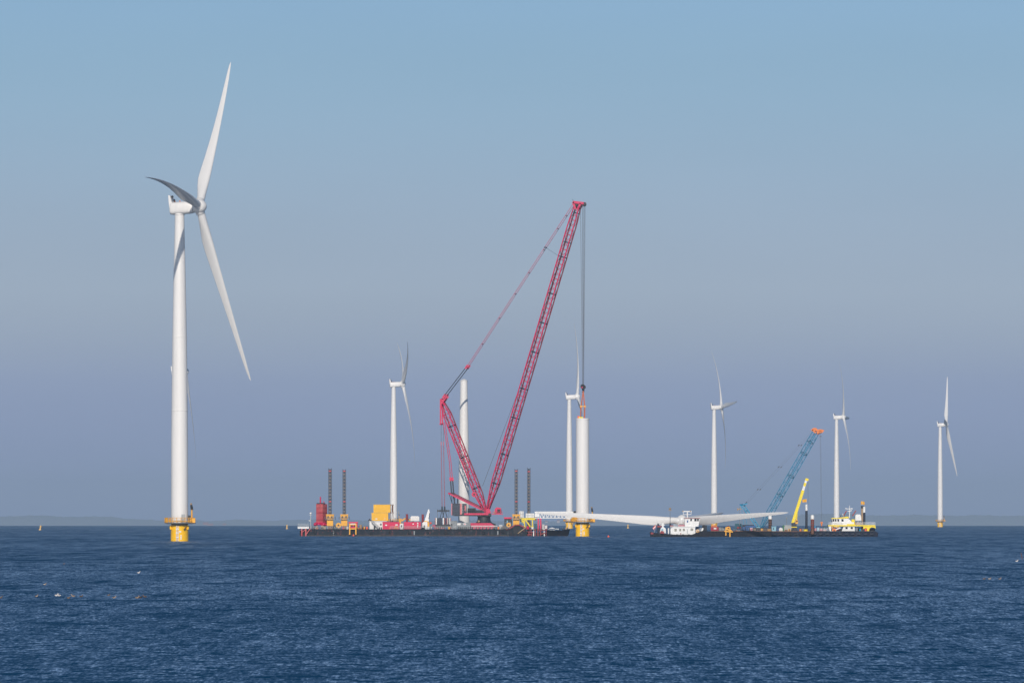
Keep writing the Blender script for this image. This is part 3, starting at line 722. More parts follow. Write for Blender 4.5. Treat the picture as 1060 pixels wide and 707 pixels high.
# dark work boat at the stern
t, f = at('work_boat', 'small dark work boat with a white dome moored at the stern of the long barge', 'boat', 578, 554.7, 2146)
mb = MB(); f.poly(mb,[(565.5,556.5),(566,548.6),(583,549),(584.4,547.8),(590,547.4),(589,552),(587.4,556.5)],-2.2,2.2); mb.build('hull',[HULLB],t)
mb = MB(); p = f.p(571.5,549); mb.lathe([(1.75,p.z),(1.55,p.z+.45),(.9,p.z+.95),(.2,p.z+1.15)],16,(p.x,0,0)); p = f.p(576.8,549); mb.box(p.x-.6,p.x+.6,-.8,.8,p.z,p.z+.7); mb.build('cover',[WPAINT],t)
mb = MB(); f.box(mb,582,583.4,546.4,549,-.5,.5); f.box(mb,585,587,546.2,547.6,-.6,.6,1); mb.tube([f.p(587.6,547.6),f.p(587.6,545.6)],.15,6); mb.tube([f.p(579.5,549),f.p(579.5,546.4)],.12,6); mb.build('deck_fitting',[DKGREY,TAN],t)

# small gear about the deck of the long barge
def rack(px, y, D, lab, m, n=5):
    f = Fr(px, 547.6, D); mb = MB()
    for i in range(n): mb.tube([(i*.27-.27*n/2,0,.05),(i*.27-.27*n/2,0,1.5)],[.11,.11],8,0); mb.tube([(i*.27-.27*n/2,0,1.5),(i*.27-.27*n/2,0,1.68)],[.09,.04],8,0)
    w = .27*n/2+.12
    for z in (.35,1.1): mb.tube([(-w,-.14,z),(w,-.14,z),(w,.14,z),(-w,.14,z),(-w,-.14,z)],.035,4,1)
    mb.box(-w,w,-.2,.2,0,.05,1); solo('gas_bottle_rack',lab,'bottle rack',mb,[m,GREY],f)
rack(331,547.6,DB+1,'rack of blue gas bottles in front of the red tower',DBLUE)
rack(449.6,547.6,DB+1,'rack of red gas bottles left of the striped counterweights',RED,4)
rack(518.6,547.6,DB+1,'rack of white gas bottles between crane tracks and red roofed machinery',WPAINT)
def pipes(px, D, lab, m, n, L_, r):
    f = Fr(px, 547.6, D); mb = MB()
    for row in range(n):
        for i in range(n-row): y = (i-(n-row)/2)*2*r; z = r+row*1.75*r; mb.tube([(-L_/2+.1*((i+row)%2),y,z),(L_/2+.1*(i%2),y,z)],r,10)
    for x in (-L_*.35,L_*.35): mb.box(x-.1,x+.1,-n*r*1.1,n*r*1.1,-.02,.12,1); mb.bar((x,-n*r*1.15,0),(x,-n*r*1.15,r*n*1.6),.12,.12,1)
    solo('pipe_stack',lab,'pipes',mb,[m,TAN],f)
pipes(520.4,DB+6,'small stack of rusty pipes behind the white gas bottles',BROWN,3,2.6,.22)
pipes(345.6,DB+13,'stack of grey pipes between the two left legs',GREY,4,3.4,.2)
crate(327.2,329.4,545.8,547.6,DB+.6,ORANGE,'orange toolbox at the foot of the red tower',DKGREY)
crate(346.2,348.2,545.4,547.6,DB+1,WPAINT,'white chest between the left leg housing and the yellow winch',GREY)
crate(371.6,373,546.2,547.6,DB+.6,REDC,'little red box right of the yellow boarding frame',REDDK)
crate(528.6,530.2,545,547.6,DB+.4,TEAL,'small teal box beside the orange winch',DKGREY)
drum_item(355.2,547.6,DB+.8,.3,.9,REDC,'small red drum in front of the second leg housing')
drum_item(353.6,547.6,DB+.8,.3,.9,DBLUE,'small blue drum in front of the second leg housing')
drum_item(448.0,547.6,DB+.8,.33,.9,DBLUE,'blue drum between the pale crate and the red gas bottles')
drum_item(464.9,547.6,DB+.6,.34,.9,YEL,'yellow drum at the right foot of the striped counterweights')
drum_item(516,547.6,DB+.6,.34,.9,ORANGE,'orange drum just right of the crane tracks')
f = G(438,.6); mb = MB()
for k in range(3): mb.tube([(math.cos(2*math.pi*i/16)*(.75-.1*k),math.sin(2*math.pi*i/16)*.45,.1+.16*k) for i in range(17)],.09,6,cap=False)
solo('hose_coil','coiled dark hose lying before the folded white crane','hose',mb,[BLACK],f)

for k in range(11):      # tyre fenders hung along the side
    px = 326+19.4*k; mb = MB(); p = Fr(435,554.9,DB).p(px,550.6+.7*(k%2),-.3)
    mb.tube([(p.x+.42*math.cos(2*math.pi*i/14),p.y,p.z+.42*math.sin(2*math.pi*i/14)) for i in range(15)],.16,8,cap=False); mb.tube([(p.x,p.y+.1,p.z+.4),(p.x,p.y+.12,p.z+1.1)],.03,4)
    mb._build('tyre_fender',[BLACK],barge)

# ---------------------------------------------------------------- red crawler crane
DC = 2163
cr, f = at('crawler_crane', 'huge red lattice boom crawler crane on the long barge, lifting the tower section', 'crane', 500, 547.6, DC)
P = f.p
b = R(20); lat = Vector((math.sin(b), math.cos(b), 0)); fw = Vector((math.cos(b), -math.sin(b), 0))
def off(v, k): return v + lat*k
for dy in (-4.6, 3.4):
    mb = MB(); x0, x1 = P(482,0,dy).x, P(514,0,dy).x; z0, z1 = 0, P(500,541.6).z; r = (z1-z0)/2
    poly = [(x0+r+r*math.cos(R(90+k*22.5)), r+r*math.sin(R(90+k*22.5))) for k in range(9)] + [(x1-r+r*math.cos(R(-90+k*22.5)), r+r*math.sin(R(-90+k*22.5))) for k in range(9)]
    mb.prism(poly, dy-.75, dy+.75, 0)
    n = 26
    for k in range(n):
        x = x0+r+(x1-x0-2*r)*(k+.5)/n; mb.box(x-.2,x+.2,dy-.82,dy+.82,z1,z1+.07); 
    tr = mb.build('crawler_track', [BLACK], cr)
    mb = MB(); f.poly(mb,[(486,544.6),(487,541.2),(508,541.2),(512,544),(512,545.6),(486,545.6)],dy-.95,dy-.76); f.box(mb,484,515,543.9,544.6,dy-1.0,dy-.951,1)
    for k in range(7):
        px = 486.5+3.6*k; f.poly(mb,[(px,545.6),(px+2.2,545.6),(px+1.5,547.4),(px-.4,547.4)],dy-.92,dy-.77)
    mb.build('track_frame', [RED, WPAINT], tr)
mb = MB(); mb.box(P(491,0).x,P(509,0).x,-3.8,2.7,.6,P(500,541.4).z+.1)
mb.lathe([(3.2,P(500,541.4).z),(2.5,P(500,539).z),(2.3,P(500,535).z),(2.9,P(500,533.4).z)],24,(P(501,0).x,0,0)); mb.build('car_body',[DKGREY],cr)
mb = MB(); p = P(495.7,539.6,-3.4); mb.ball(p,.5); mb.build('work_light',[TAN],cr)
mb = MB(); mb.bar(P(514,547,-4),P(510,542,-4),.3,.4)
for k in range(8): mb.bar(P(508+2.2*k,547.4,-4.6),P(509+2.2*k,545.6+.2*k,-4.6),.25,.25)
mb.build('access_steps',[BROWN],cr)
# superstructure
mb = MB(); f.poly(mb,[(480,531),(508.5,531.2),(508.5,533.6),(504,534.3),(483,534),(468,534)],-2.6,2.6); f.box(mb,484,492.5,525.8,531.2,-2.2,2.2); f.box(mb,492.5,500,527.8,531.2,-1.8,1.8)
for k in range(6): f.box(mb,484.4+1.3*k,485.2+1.3*k,526.4,530.6,-2.26,-2.19,1)
mb.rail(P(481,531,-2.5),P(503,531,-2.5),1.0,9,.05); su = mb.build('machine_deck',[DKGREY,BLACK],cr)
mb = MB(); f.box(mb,480.5,505.5,531,532.9,-2.9,-2.61); f.box(mb,480.5,505.5,531,532.9,2.61,2.9); f.poly(mb,[(501,531),(503.5,526.6),(507,526.6),(508.4,532.5),(503,532.9)],-2.2,-1.7); f.poly(mb,[(501,531),(503.5,526.6),(507,526.6),(508.4,532.5),(503,532.9)],1.7,2.2)
mb.build('side_beam',[RED],su)
mb = MB()
for dy in (-2.7,1.1):
    for k in range(9): f.box(mb,467.6+.06*(k%2),477.9,521+k*1.38,522.28+k*1.38,dy,dy+1.7)
for k in range(7): f.box(mb,478.4,483,521.2+k*1.7,522.8+k*1.7,-2.4,2.4)
cw = mb.build('counterweight',[NAVY],cr)
mb = MB(); f.box(mb,467.2,468,521,533,-2.78,-2.69); f.box(mb,476.2,478,521,532.6,-2.78,-2.69); f.box(mb,481,482.2,523.2,529,-2.5,-2.39); mb.build('warning_stripe',[mat('pink_stripe',(.62,.16,.17),.5)],cw)
# cab
mb = MB(); f.poly(mb,[(511.6,531.6),(512.2,526.6),(514.2,524.8),(518.6,525.6),(518.8,531.6)],-3.6,-1.6); f.box(mb,509,520.4,531.8,532.5,-3.9,-1.2); mb.rail(P(509,531.8,-3.85),P(520.2,531.8,-3.85),.9,6,.04)
cab = mb.build('cab',[RED],cr)
mb = MB(); f.poly(mb,[(514.6,530.6),(514.8,527),(517.8,527),(518.2,530.6)],-3.68,-3.58); f.poly(mb,[(518.3,531),(518.3,526.6),(519.1,526.8),(519.3,531)],-3.4,-1.8); mb.build('cab_window',[GLASS],cab)
mb = MB(); f.box(mb,511.2,513,529.6,531.4,-3.8,-3.62); mb.build('cab_lamp',[TAN],cab)
# main boom: slewed toward the viewer, so its head leans out over the tower
foot = P(504,530.5); hx = P(598.2,213); run = hx.x/1-foot.x
head = Vector((foot.x,foot.y,foot.z)) + fw*(run/math.cos(b)); head.z = 0
dyh = head.y
head = P(598.2,213,dyh)
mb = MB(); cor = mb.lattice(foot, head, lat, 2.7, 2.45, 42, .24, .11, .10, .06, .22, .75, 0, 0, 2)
boom = mb.build('main_boom',[RED,DKGREY,REDDK],cr)  # far-side chords in darker red: their shade is put into the colour
mb = MB()
for yj in (502,469.5,435,401,367.5,333.5,300,266,248.5,219): mb.ring(cor, max(0,min(41,round((530.5-yj)/(530.5-213)*42))), .2)
mb.build('section_joint',[NAVY],boom)
mb = MB()      # catwalk on the upper face
c3 = cor[3]; c0 = cor[0]
for i in range(3,41,1): mb.bar((c3[i]+c0[i])/2, (c3[i+1]+c0[i+1])/2, .12, .5)
mb.build('catwalk',[NAVY],boom)
mb = MB()
for k in (-1.2,1.2):
    q = off(head,k); mb.add([],[])
    mb.bar(P(594,209.5,dyh)+lat*k,P(605.4,210.8,dyh)+lat*k,.9,.25); mb.bar(P(594,209.5,dyh)+lat*k,P(597,217,dyh)+lat*k,.7,.25); mb.bar(P(602,211,dyh)+lat*k,P(599,217,dyh)+lat*k,.7,.25)
hd = mb.build('boom_head',[RED],boom)
mb = MB(); 
for px,py,r in ((596.5,211.6,.75),(604.3,211.6,.8),(600,211.2,.6)):
    for k in (-.7,-.25,.25,.7): p = P(px,py,dyh)+lat*k; mb.drum((p.x,p.y,p.z),r,.3)
mb.tube([P(594,209.4,dyh),P(592.6,206.4,dyh)],.07,5); mb.build('sheave',[DKGREY],boom)
# derrick mast
tip = P(457.6,414.5); run2 = (foot.x-tip.x)/math.cos(b); mf = P(503,530.5); tip = mf - fw*((mf.x-tip.x)/math.cos(b)); dym = tip.y; tip = P(457.8,415.5,dym)
mb = MB(); corm = mb.lattice(mf, tip, lat, 2.7, 2.3, 18, .23, .11, .16, .10, .25, .35, 0, 0, 2); mast = mb.build('derrick_mast',[RED,DKGREY,REDDK],cr)  # mast's far chords also darker red, shade painted in
mb = MB()
for yj in (504,473,441.5): mb.ring(corm, round((530.5-yj)/(115)*18), .2)
mb.build('section_joint',[NAVY],mast)
mb = MB(); 
for k in (-1,1):
    mb.bar(off(P(457,413,dym),k),off(P(457,439.5,dym),k),.5,.3); mb.bar(off(P(457.6,418,dym),k),off(P(463,410,dym),k),.7,.4)
mb.bar(off(P(457,439,dym),-1.4),off(P(457,439,dym),1.4),.5,.5); mb.ball(P(457.6,414.6,dym),.8)
p = P(490.8,511.6,2); mb.drum((p.x,p.y-1.2,p.z),.95,2.2,0,1); mb.build('mast_head',[RED,DKGREY],mast)
# A frame
tail = P(466.4,510.6)
mb = MB()
for k in (-1.6,1.6): mb.bar(off(P(504.5,529.5),k), off(tail,k), .6, .35); mb.bar(off(P(503,527.6),k), off(P(468,510.2),k), .22, .5, 1); mb.tube([off(tail,k), off(P(469.6,521),k)], .12, 6, 1); mb.bar(off(P(472.2,514),k),off(P(472.2,521),k),.4,.3,1)
mb.bar(off(tail,-1.8), off(tail,1.8), .6,.6); mb.build('back_frame',[RED,NAVY],cr)
# stays
mb = MB(); s1 = P(484.2,379.6,dym*.55); s2 = P(594,211.5,dyh)
for k in (-1.7,1.7):
    mb.bar(off(P(460.6,410.5,dym),k*.8), off(s1,k*.8), .3, .26, 1)
    mb.tube([off(s1,k*.55), off(s2,k*.6)], .10, 5, 2)
    mb.bar(off(P(459.6,412.4,dym),k*.8), off(P(462.4,408,dym),k*.8), .8, .5, 0); mb.bar(off(P(482.9,381.7,dym*.55),k*.7), off(P(485.3,377.9,dym*.55),k*.7), .75, .5, 0)
for t_ in (.14,.3,.45,.58,.72,.85,.93): q = s1.lerp(s2,t_); mb.bar(q-lat*.9,q+lat*.9,.28,.28,2)
q = s1.lerp(s2,.735); mb.tube([q, P(579,265.5,dyh*.8)],.06,4,1); mb.bar(q-lat*1.2,q+lat*1.2,.35,.35,1)
for k in (-1.1,1.1):
    mb.tube([off(P(459.6,437,dym),k*.8), off(P(466,478,dym*.3),k*.8), off(P(467.4,497,0),k)], .14, 5, 0)
    mb.bar(off(P(467.4,496,0),k), off(P(468.6,512,0),k), .5,.4, 1); mb.tube([off(P(468.6,510,0),k), off(P(469,521.5,0),k)], .13, 5, 1)
    mb.bar(off(P(467.2,494,0),k), off(P(467.6,497.6,0),k), .8,.5, 0)
mb.build('pendant_stay',[RED,NAVY,mat('stay_rose',(.60,.10,.17),.5)],cr)
mb = MB()
for px,dx in ((456.7,457.6),(459.2,460.3)):
    mb.tube([P(px,439.5,dym),P(px,458,dym*.8)],.07,5,1); mb.tube([P(px,458,dym*.8),P(dx,524.5,9)],.12,5,0)
    mb.bar(P(px,457,dym*.8),P(px,461,dym*.8),.3,.3,0)
mb.build('tray_hanger',[mat('hanger_rose',(.50,.10,.14),.5),ROPE],cr)
mb = MB()      # hoist rope along the boom and down to the hook
mb.tube([P(499.5,503,dym*.1), P(539,398,dyh*.38), P(596,214,dyh)],.07,5)
HK = (603.6, 400.5)
for px, py0, k in ((601.4,603.2,-.5),(602.4,603.4,.5),(604.4,603.8,-.6),(605.2,604.0,.6),(604.9,603.6,0.1)):
    mb.tube([off(P(px,213,dyh),k), off(P(py0,398.5,dyh),k*.5)], .062, 5)
mb.build('hoist_rope',[ROPE],cr)
mb = MB(); p = P(603.6,400,dyh); mb.drum((p.x-.15,p.y,p.z),.85,.9); mb.drum((p.x+.25,p.y,p.z-.25),.75,1.0); mb.tube([P(603.6,400,dyh),P(603.8,404.4,dyh)],[.7,.4],8)
for k in range(7): a = R(-60-40*k); pass
mb.tube([P(603.7,404.2,dyh)+Vector((.35*math.cos(R(90-40*k)),0,.35*math.sin(R(90-40*k))-.35)) for k in range(8)],.14,6)
mb.box(p.x-.62,p.x-.1,p.y-.62,p.y-.5,p.z-.6,p.z-.15,1)
mb.build('hook_block',[BLACK,RED],cr)
# slings and spreader holding the tower section
zt_ = W(603,433,2125)
hkw = f.o + P(603.7,404.9,dyh)
sl = thing('lifting_sling', 'orange lifting slings with a small yellow spreader between crane hook and tower section', 'sling', hkw)
mb = MB(); T0 = Vector((0,0,0)); dz = (404.9-421)*2135/F; zb = zt_.z - hkw.z; cx = W(603,433,2125) - hkw
for sx,sy in ((-.8,-.5),(.8,-.5),(-.7,.6),(.7,.6)):
    a = Vector((cx.x*.5+sx*.9,cx.y*.5+sy,dz)); mb.bar(T0, a, .34, .26); mb.bar(a+Vector((0,0,-.5)), Vector((cx.x+sx*.95,cx.y+sy*2,zb+.05)), .36, .3)
mb.build('webbing',[mat('sling_orange',(.80,.20,.07),.6)],sl)
mb = MB(); mb.bar(Vector((cx.x*.5-1,cx.y*.5,dz-.15)),Vector((cx.x*.5+1,cx.y*.5,dz-.15)),.3,.5)
for sx in (-.75,.75): mb.box(cx.x*.5+sx-.3,cx.x*.5+sx+.3,cx.y*.5-.8,cx.y*.5+.8,dz-.65,dz+.15)
mb.build('spreader',[YEL],sl)
f2 = Fr(600.6,433,2125); mb = MB(); mb.box(-.55,1.0,-1.6,-.6,0.02,.5); mb.box(-1.0,-.3,-1.55,-.7,.02,.85,1)
solo('lifting_tool','small yellow and orange lifting tool lying on the rim of the tower section','tool',mb,[LEMON,BUOY],f2)

# ---------------------------------------------------------------- white push tug
DT = 2052
tug, f = at('push_tug', 'white push tug with black hull and tall radar mast in front of the rotor hub', 'tug', 703, 555.4, DT)
P = f.p; dk = P(703,551.2).z
mb = MB(); f.poly(mb,[(672.8,551),(673.4,550.2),(677,551.2),(690,552.6),(700,553.2),(716,553.2),(722,551),(727,549.2),(731.2,548.6),(732.6,550),(734,557),(674,557)],-3,3); 
for k in range(9): mb.tube([P(676+6*k,553.6-.1*(k%2),-3.1),P(678+6*k,553.6,-3.1)],.28,8,1)
mb.build('hull',[HULLB,BLACK],tug)
mb = MB(); f.poly(mb,[(694.2,553.4),(694.2,546.6),(697,545.2),(719.6,545.2),(719.6,553.4)],-2.4,2.4); f.box(mb,693.8,720,544.7,545.3,-2.6,2.6); hs = mb.build('deckhouse',[WPAINT],tug)
for a,b,y0,y1 in ((698,700.6,547,549.8),(703,705.2,547.2,549.6),(706.8,709,547,549.4),(714.8,717.6,546.6,549.2)):
    mb = MB(); f.box(mb,a,b,y0,y1,-2.46,-2.38); mb.build('window',[mat('curtained_glass',(.30,.29,.24),.2) if 'curtained_glass' not in bpy.data.materials else bpy.data.materials['curtained_glass']],hs)
mb = MB(); f.box(mb,711,712,547.2,552.4,-2.45,-2.38); mb.build('door',[LGREY],hs)
mb = MB(); f.box(mb,704.2,705.2,551.6,552.8,-2.47,-2.38); mb.build('vent_grille',[REDDK],hs)
mb = MB(); f.poly(mb,[(709.2,544.7),(708.8,536.6),(724.2,536.4),(723,544.7)],-2.2,2.2); f.box(mb,708.4,724.9,536,536.5,-2.5,2.5,1); f.box(mb,709,722,544.2,544.72,-2.35,2.35)
wh = mb.build('wheelhouse',[WPAINT,REDDK],tug)
for a,b,y0,y1 in ((714.6,716.2,536.9,539.2),(718.8,721,536.8,539.4),(721.6,723.4,536.8,539.3)):
    mb = MB(); f.box(mb,a,b,y0,y1,-2.26,-2.18); mb.build('window',[GLASS],wh)
mb = MB(); f.box(mb,711,712.4,538.4,540.6,-2.25,-2.18); mb.build('crest_plate',[DBLUE],wh)
mb = MB(); mb.tube([P(711.6,536.2),P(711.6,528.6)],[.34,.2],8); mb.bar(P(706.4,529.2),P(716,529.2),.35,.3); mb.bar(P(707.4,532.4),P(715.6,532.4),.16,.16)
for px in (707.4,715.4): mb.bar(P(px,532.4),P(px,529.2),.14,.14)
for px in (706.8,714.6): mb.box(P(px-.6,0).x,P(px+.8,0).x,-.3,.3,P(px,529.2).z,P(px,528.4).z,1)
mb.build('radar_mast',[WPAINT,TAN],tug)
# tender on the roof
mb = MB(); f.poly(mb,[(701.6,544.2),(702.4,543),(708.4,542.8),(709,544.2),(708,544.9),(702.6,544.9)],-1.6,-.2,0); f.poly(mb,[(702.8,543),(703.6,542),(707.4,542),(708.2,543)],-1.5,-.3,1)
mb.build('roof_tender',[RED,DKGREY],tug)
mb = MB(); f.box(mb,714.4,716,543.2,544.7,-1.9,-1.2,0); f.box(mb,716.6,718.8,543.6,544.7,-1.9,-1.2,1); mb.build('lamp_box',[GREEN,REDC],tug)
mb = MB(); mb.tube([P(681.6,551.5),P(681.2,541.6)],[.35,.28],8); mb.tube([P(682.2,551.4,1),P(682.4,544)],.2,6); f.box(mb,680.2,684.6,544,545.6,-.5,.5,1); mb.build('winch_post',[NAVY,REDDK],tug)
mb = MB(); f.poly(mb,[(683,550.6),(684.4,546),(687,545.4),(689.2,547),(689.4,551.8),(683,551)],-1.2,1.2); f.box(mb,685.2,687,541.4,545.6,-.3,.3); f.box(mb,683.8,688,543,543.8,-.4,.4); f.box(mb,691.4,692.6,546.4,552.4,-1,1); mb.build('aft_winch_house',[WPAINT],tug)
mb = MB(); f.box(mb,684.6,686.6,547,549,-1.3,-1.18); mb.build('winch_panel',[LBLUE],tug)
mb = MB(); f.box(mb,693.6,697.2,543.6,545.2,-1.5,1.5); mb.tube([P(693.8,545,-1),P(693.8,541.4,-1)],.3,8,1); mb.build('funnel',[REDDK,DKGREY],tug)
mb = MB(); f.box(mb,673.6,676.4,551,552.8,-3.12,-3.0); mb.drum((P(685.3,551.4,-2).x,-2.6,P(685.3,551.4).z),.75,.8); mb.build('stern_fitting',[REDDK,BLACK],tug)
mb = MB(); mb.tube([P(677.2,551),P(679.2,543)],.08,6); fl = mb.build('flag_staff',[LGREY],tug)
mb = MB()
a, c, d, e = P(675.6,546.2), P(678.6,543.2), P(679.2,545.6), P(676.4,548.4)
for i in range(3):
    t0, t1 = i/3, (i+1)/3; q = [a.lerp(e,t0), c.lerp(d,t0), c.lerp(d,t1), a.lerp(e,t1)]
    mb.add([v+Vector((0,-.04,0)) for v in q]+[v+Vector((0,.04,0)) for v in q], [(0,1,2,3),(7,6,5,4),(0,4,5,1),(1,5,6,2),(2,6,7,3),(3,7,4,0)], (0,1,2)[i])
mb.build('flag',[BUOY,WPAINT,RED],fl)
mb = MB()
for px,y in ((729.6,543.2),(731.2,543.6)): mb.bar(P(px,553,-1.5),P(px-.3,y,-1.5),.45,.6); mb.bar(P(px,553,1.5),P(px-.3,y,1.5),.45,.6)
f.poly(mb,[(725.6,551),(727.6,543.4),(729.6,543.6),(729,552)],-2.2,2.2); mb.build('push_post',[BLACK],tug)
mb = MB(); mb.bar(P(725.4,552.6,-2.5),P(727.6,546.4,-2.5),.55,.3); mb.build('bow_stair',[WPAINT],tug)
mb = MB(); mb.rail(P(720,551.4,-2.6),P(726,549.4,-2.6),1.0,5,.04); mb.rail(P(697,545,-2.5),P(709,545,-2.5),.95,10,.035); mb.build('railing',[WPAINT],tug)
f2 = Fr(722,551.2,DT); mb = MB(); c = f2.p(722,549.6); mb.drum((c.x,-1.6,c.z),.62,1.0,0,1); mb.bar((c.x,-1.6,-.5),(c.x,-1.6,c.z),.3,.6,1)
solo('hawser_reel','yellow hawser reel on the foredeck of the white tug','reel',mb,[YEL,BROWN],f2)
crate(720.4,724,545.2,549.2,DT+1,DBLUE,'deep blue locker behind the wheelhouse of the white tug',NAVY)
f2 = Fr(693.6,553,DT+30); mb = MB(); mb.tube([(0,0,-1.5),(0,0,f2.p(693.6,527).z)],.09,6); z=f2.p(693.6,526.4).z; mb.ball((0,0,z),.42,1); mb.box(-.6,.6,-.2,.2,z-.7,z-.5,1)
solo('light_mast','thin mast with a pale round lamp behind the stern of the white tug','mast',mb,[GREY,TAN],f2)

# ---------------------------------------------------------------- black flat barge with the blue crane
DF = 2070
bb, f = at('flat_barge', 'low black flat barge loaded with the blue crane, under the right rotor blade', 'barge', 770, 555.4, DF)
P = f.p; dk2 = P(770,549.8).z
mb = MB(); x0 = P(701,0).x; x1 = P(799.5,0).x; mb.box(x0,x1,0,26,-1.4,dk2); mb.box(x0,x1,-.12,.004,dk2-.35,dk2-.05,0)
for k in range(26): x = x0+3+(x1-x0-6)*k/25; mb.box(x-.05,x+.05,-.07,.005,-.4,dk2-.35)
mb.box(P(736,0).x,x1,-.05,.3,dk2+.003,dk2+.2,1); mb.build('hull',[HULLB,BROWN],bb)
mb = MB()
for px,yb in ((751.4,554.2),(755.6,555.9)): mb.bar(P(px,yb,-.5),P(px,545.6,-.5),.36,.36)
mb.bar(P(749.8,549.6,-.5),P(758.6,550.4,-.5),.4,.4); mb.bar(P(751.4,547,-.5),P(757.4,549.4,-.5),.5,.4); mb.bar(P(751.6,546,-.5),P(755.6,545.6,-.5),.4,.4); mb.build('boarding_frame',[YEL],bb)
mb = MB(); mb.rail(P(759,549.8,.5),P(799,549.8,.5),1.0,24,.035); mb.build('deck_railing',[GREY],bb)
t, f1 = at('fore_pontoon','x','pontoon',819,555.4,DF-3); t['label'] = 'dark pontoon with a rounded end carrying the yellow crane, beside the flat barge'
mb = MB(); f1.poly(mb,[(799.4,557),(798.6,550.2),(838.4,549.8),(838.2,552),(836,554.6),(833,557)],0,18); f1.box(mb,799,838.6,549.6,550.3,-.25,18.2,1); mb.build('hull',[HULLN,BROWN],t)
mb = MB()
for k in range(7): q = f1.p(802+5.4*k,553,-.2); mb.tube([q+Vector((-.5,0,0)),q+Vector((.5,0,0))],.4,8)
mb.build('fender',[BLACK],t)

container(736,743.6,545.2,549.8,DF+3,'short dark red container with a pale mark on the black flat barge',[mat('wine_red',(.38,.01,.04),.5)],None,marks=((738.8,741.6,546.2,547.6,0),))
f1 = Fr(739.2,545.1,DF+3.2); mb = MB(); w = 1.05; mb.prism([(-w,0),(w,0),(w*.9,.62),(-w*.8,.66)],0,2); mb.box(-w*.8,w*.8,-.04,.02,.1,.2,1)
solo('tarpaulin_bundle','orange tarpaulin bundle lying on the dark red container','tarpaulin',mb,[ORANGE,BROWN],f1)
for k,(a,b,l) in enumerate(((744.4,747,'left wire cage pallet beside the dark red container'),(747.4,750.2,'right wire cage pallet, nearest the yellow boarding frame'))):
    f1 = Fr((a+b)/2,549.8,DF+3); mb = MB(); w = (b-a)/2*DF/F; h = f1.p(a,545.4).z
    for i in range(6):
        x = -w+2*w*i/5; mb.tube([(x,0,0),(x,0,h)],.05,4); mb.tube([(x,1.2,0),(x,1.2,h)],.05,4)
    for z in (.05,h*.33,h*.66,h): mb.tube([(-w,0,z),(w,0,z),(w,1.2,z),(-w,1.2,z),(-w,0,z)],.05,4)
    mb.box(-w*.85,w*.85,.15,1.05,.1,h*.8,1); solo('cage_pallet',l,'cage',mb,[GREY,LGREY],f1,'wire cage pallets')
f1 = Fr(754,549.8,DF+1); mb = MB(); mb.tube([(0,0,0),(0,0,1.2)],.3,8,1); mb.ball((0,0,1.55),.45,0); mb.box(-.5,.5,-.3,.3,.2,.7,1)
solo('orange_buoy_stand','orange ball buoy on a stand inside the yellow boarding frame','buoy',mb,[BUOY,REDDK],f1)
container(761,767.6,541.8,549.8,DF+6,'dark teal container standing on end behind the thin lamp mast',[TEAL],None)
f1 = Fr(765.4,549.8,DF+1.5); mb = MB(); mb.lathe([(1.0,0),(.95,.45),(.6,.85),(.1,1.0)],14); mb.box(-1.3,-.8,-.4,.4,0,.5,1)
solo('white_dome','white dome shaped cover at the foot of the teal container','dome',mb,[WPAINT,BUOY],f1)
crate(763,767,545,549,DF+4,REDDK,'dull red crate in front of the teal container',REDDK)
f1 = Fr(765.7,549.8,DF+1); mb = MB(); z=f1.p(765.7,527).z; mb.tube([(0,0,0),(0,0,z)],[.14,.09],6); mb.box(-.9,.6,-.25,.25,z-.1,z+.28,1); mb.box(-.9,-.6,-.2,.2,z-.5,z+.4,1); mb.tube([(-.1,0,z),(-.1,0,z+.8)],.07,5)
solo('lamp_mast','thin grey lamp mast with beige lamps in front of the teal container','mast',mb,[GREY,TAN],f1)
crate(768.4,771.6,544.8,549.8,DF+3,DBLUE,'left of two deep blue tanks beside the teal container',NAVY,2.2,'blue_tank','tank')
crate(772,775.6,545.4,549.8,DF+3,DBLUE,'right of two deep blue tanks, in front of the crane cab',NAVY,2.2,'blue_tank','tank')

# blue crawler crane
bc, f = at('crawler_crane', 'blue lattice boom crawler crane with orange boom head on the black flat barge', 'crane', 784, 549.8, DF+12)
P = f.p
for dy in (-2.6,2.0):
    mb = MB(); x0,x1 = P(775,0,dy).x,P(795,0,dy).x; r = .62
    mb.prism([(x0+r+r*math.cos(R(90+k*30)), r+r*math.sin(R(90+k*30))) for k in range(7)]+[(x1-r+r*math.cos(R(-90+k*30)), r+r*math.sin(R(-90+k*30))) for k in range(7)],dy-.5,dy+.5); mb.build('crawler_track',[BLACK],bc)
mb = MB(); f.box(mb,776,792,546.2,547.4,-2,2); mb.lathe([(1.3,.9),(1.2,1.5)],16,(P(785,0).x,0,0)); mb.build('turntable',[DKGREY],bc)
mb = MB(); f.box(mb,769.4,782,543.6,546.4,-1.6,1.6); f.box(mb,768,780.4,543,543.7,-1.7,1.7,1); f.box(mb,769,771.4,543.8,548,-1.7,1.7,1); mb.build('machine_house',[DBLUE,NAVY],bc)
mb = MB(); f.poly(mb,[(782.4,548.4),(782.6,546.4),(784,545.2),(787,545.6),(787.6,548.4)],-2.2,-1); cb = mb.build('cab',[LBLUE],bc); mb = MB(); f.poly(mb,[(783.6,547.6),(784.2,546),(786.4,546.2),(786.8,547.6)],-2.26,-2.18); mb.build('cab_window',[GLASS],cb)
b = R(38); lat = Vector((math.sin(b),math.cos(b),0)); fw = Vector((math.cos(b),-math.sin(b),0))
ft = P(787.4,547.4); dyh = -(P(845,0).x-ft.x)*math.tan(b); hd = P(845.4,446,dyh)
mb = MB(); cor = mb.lattice(ft,hd,lat,2.0,1.75,26,.13,.05,.12,.06,.3,.8); bm = mb.build('main_boom',[BLUE],bc)
mb = MB()
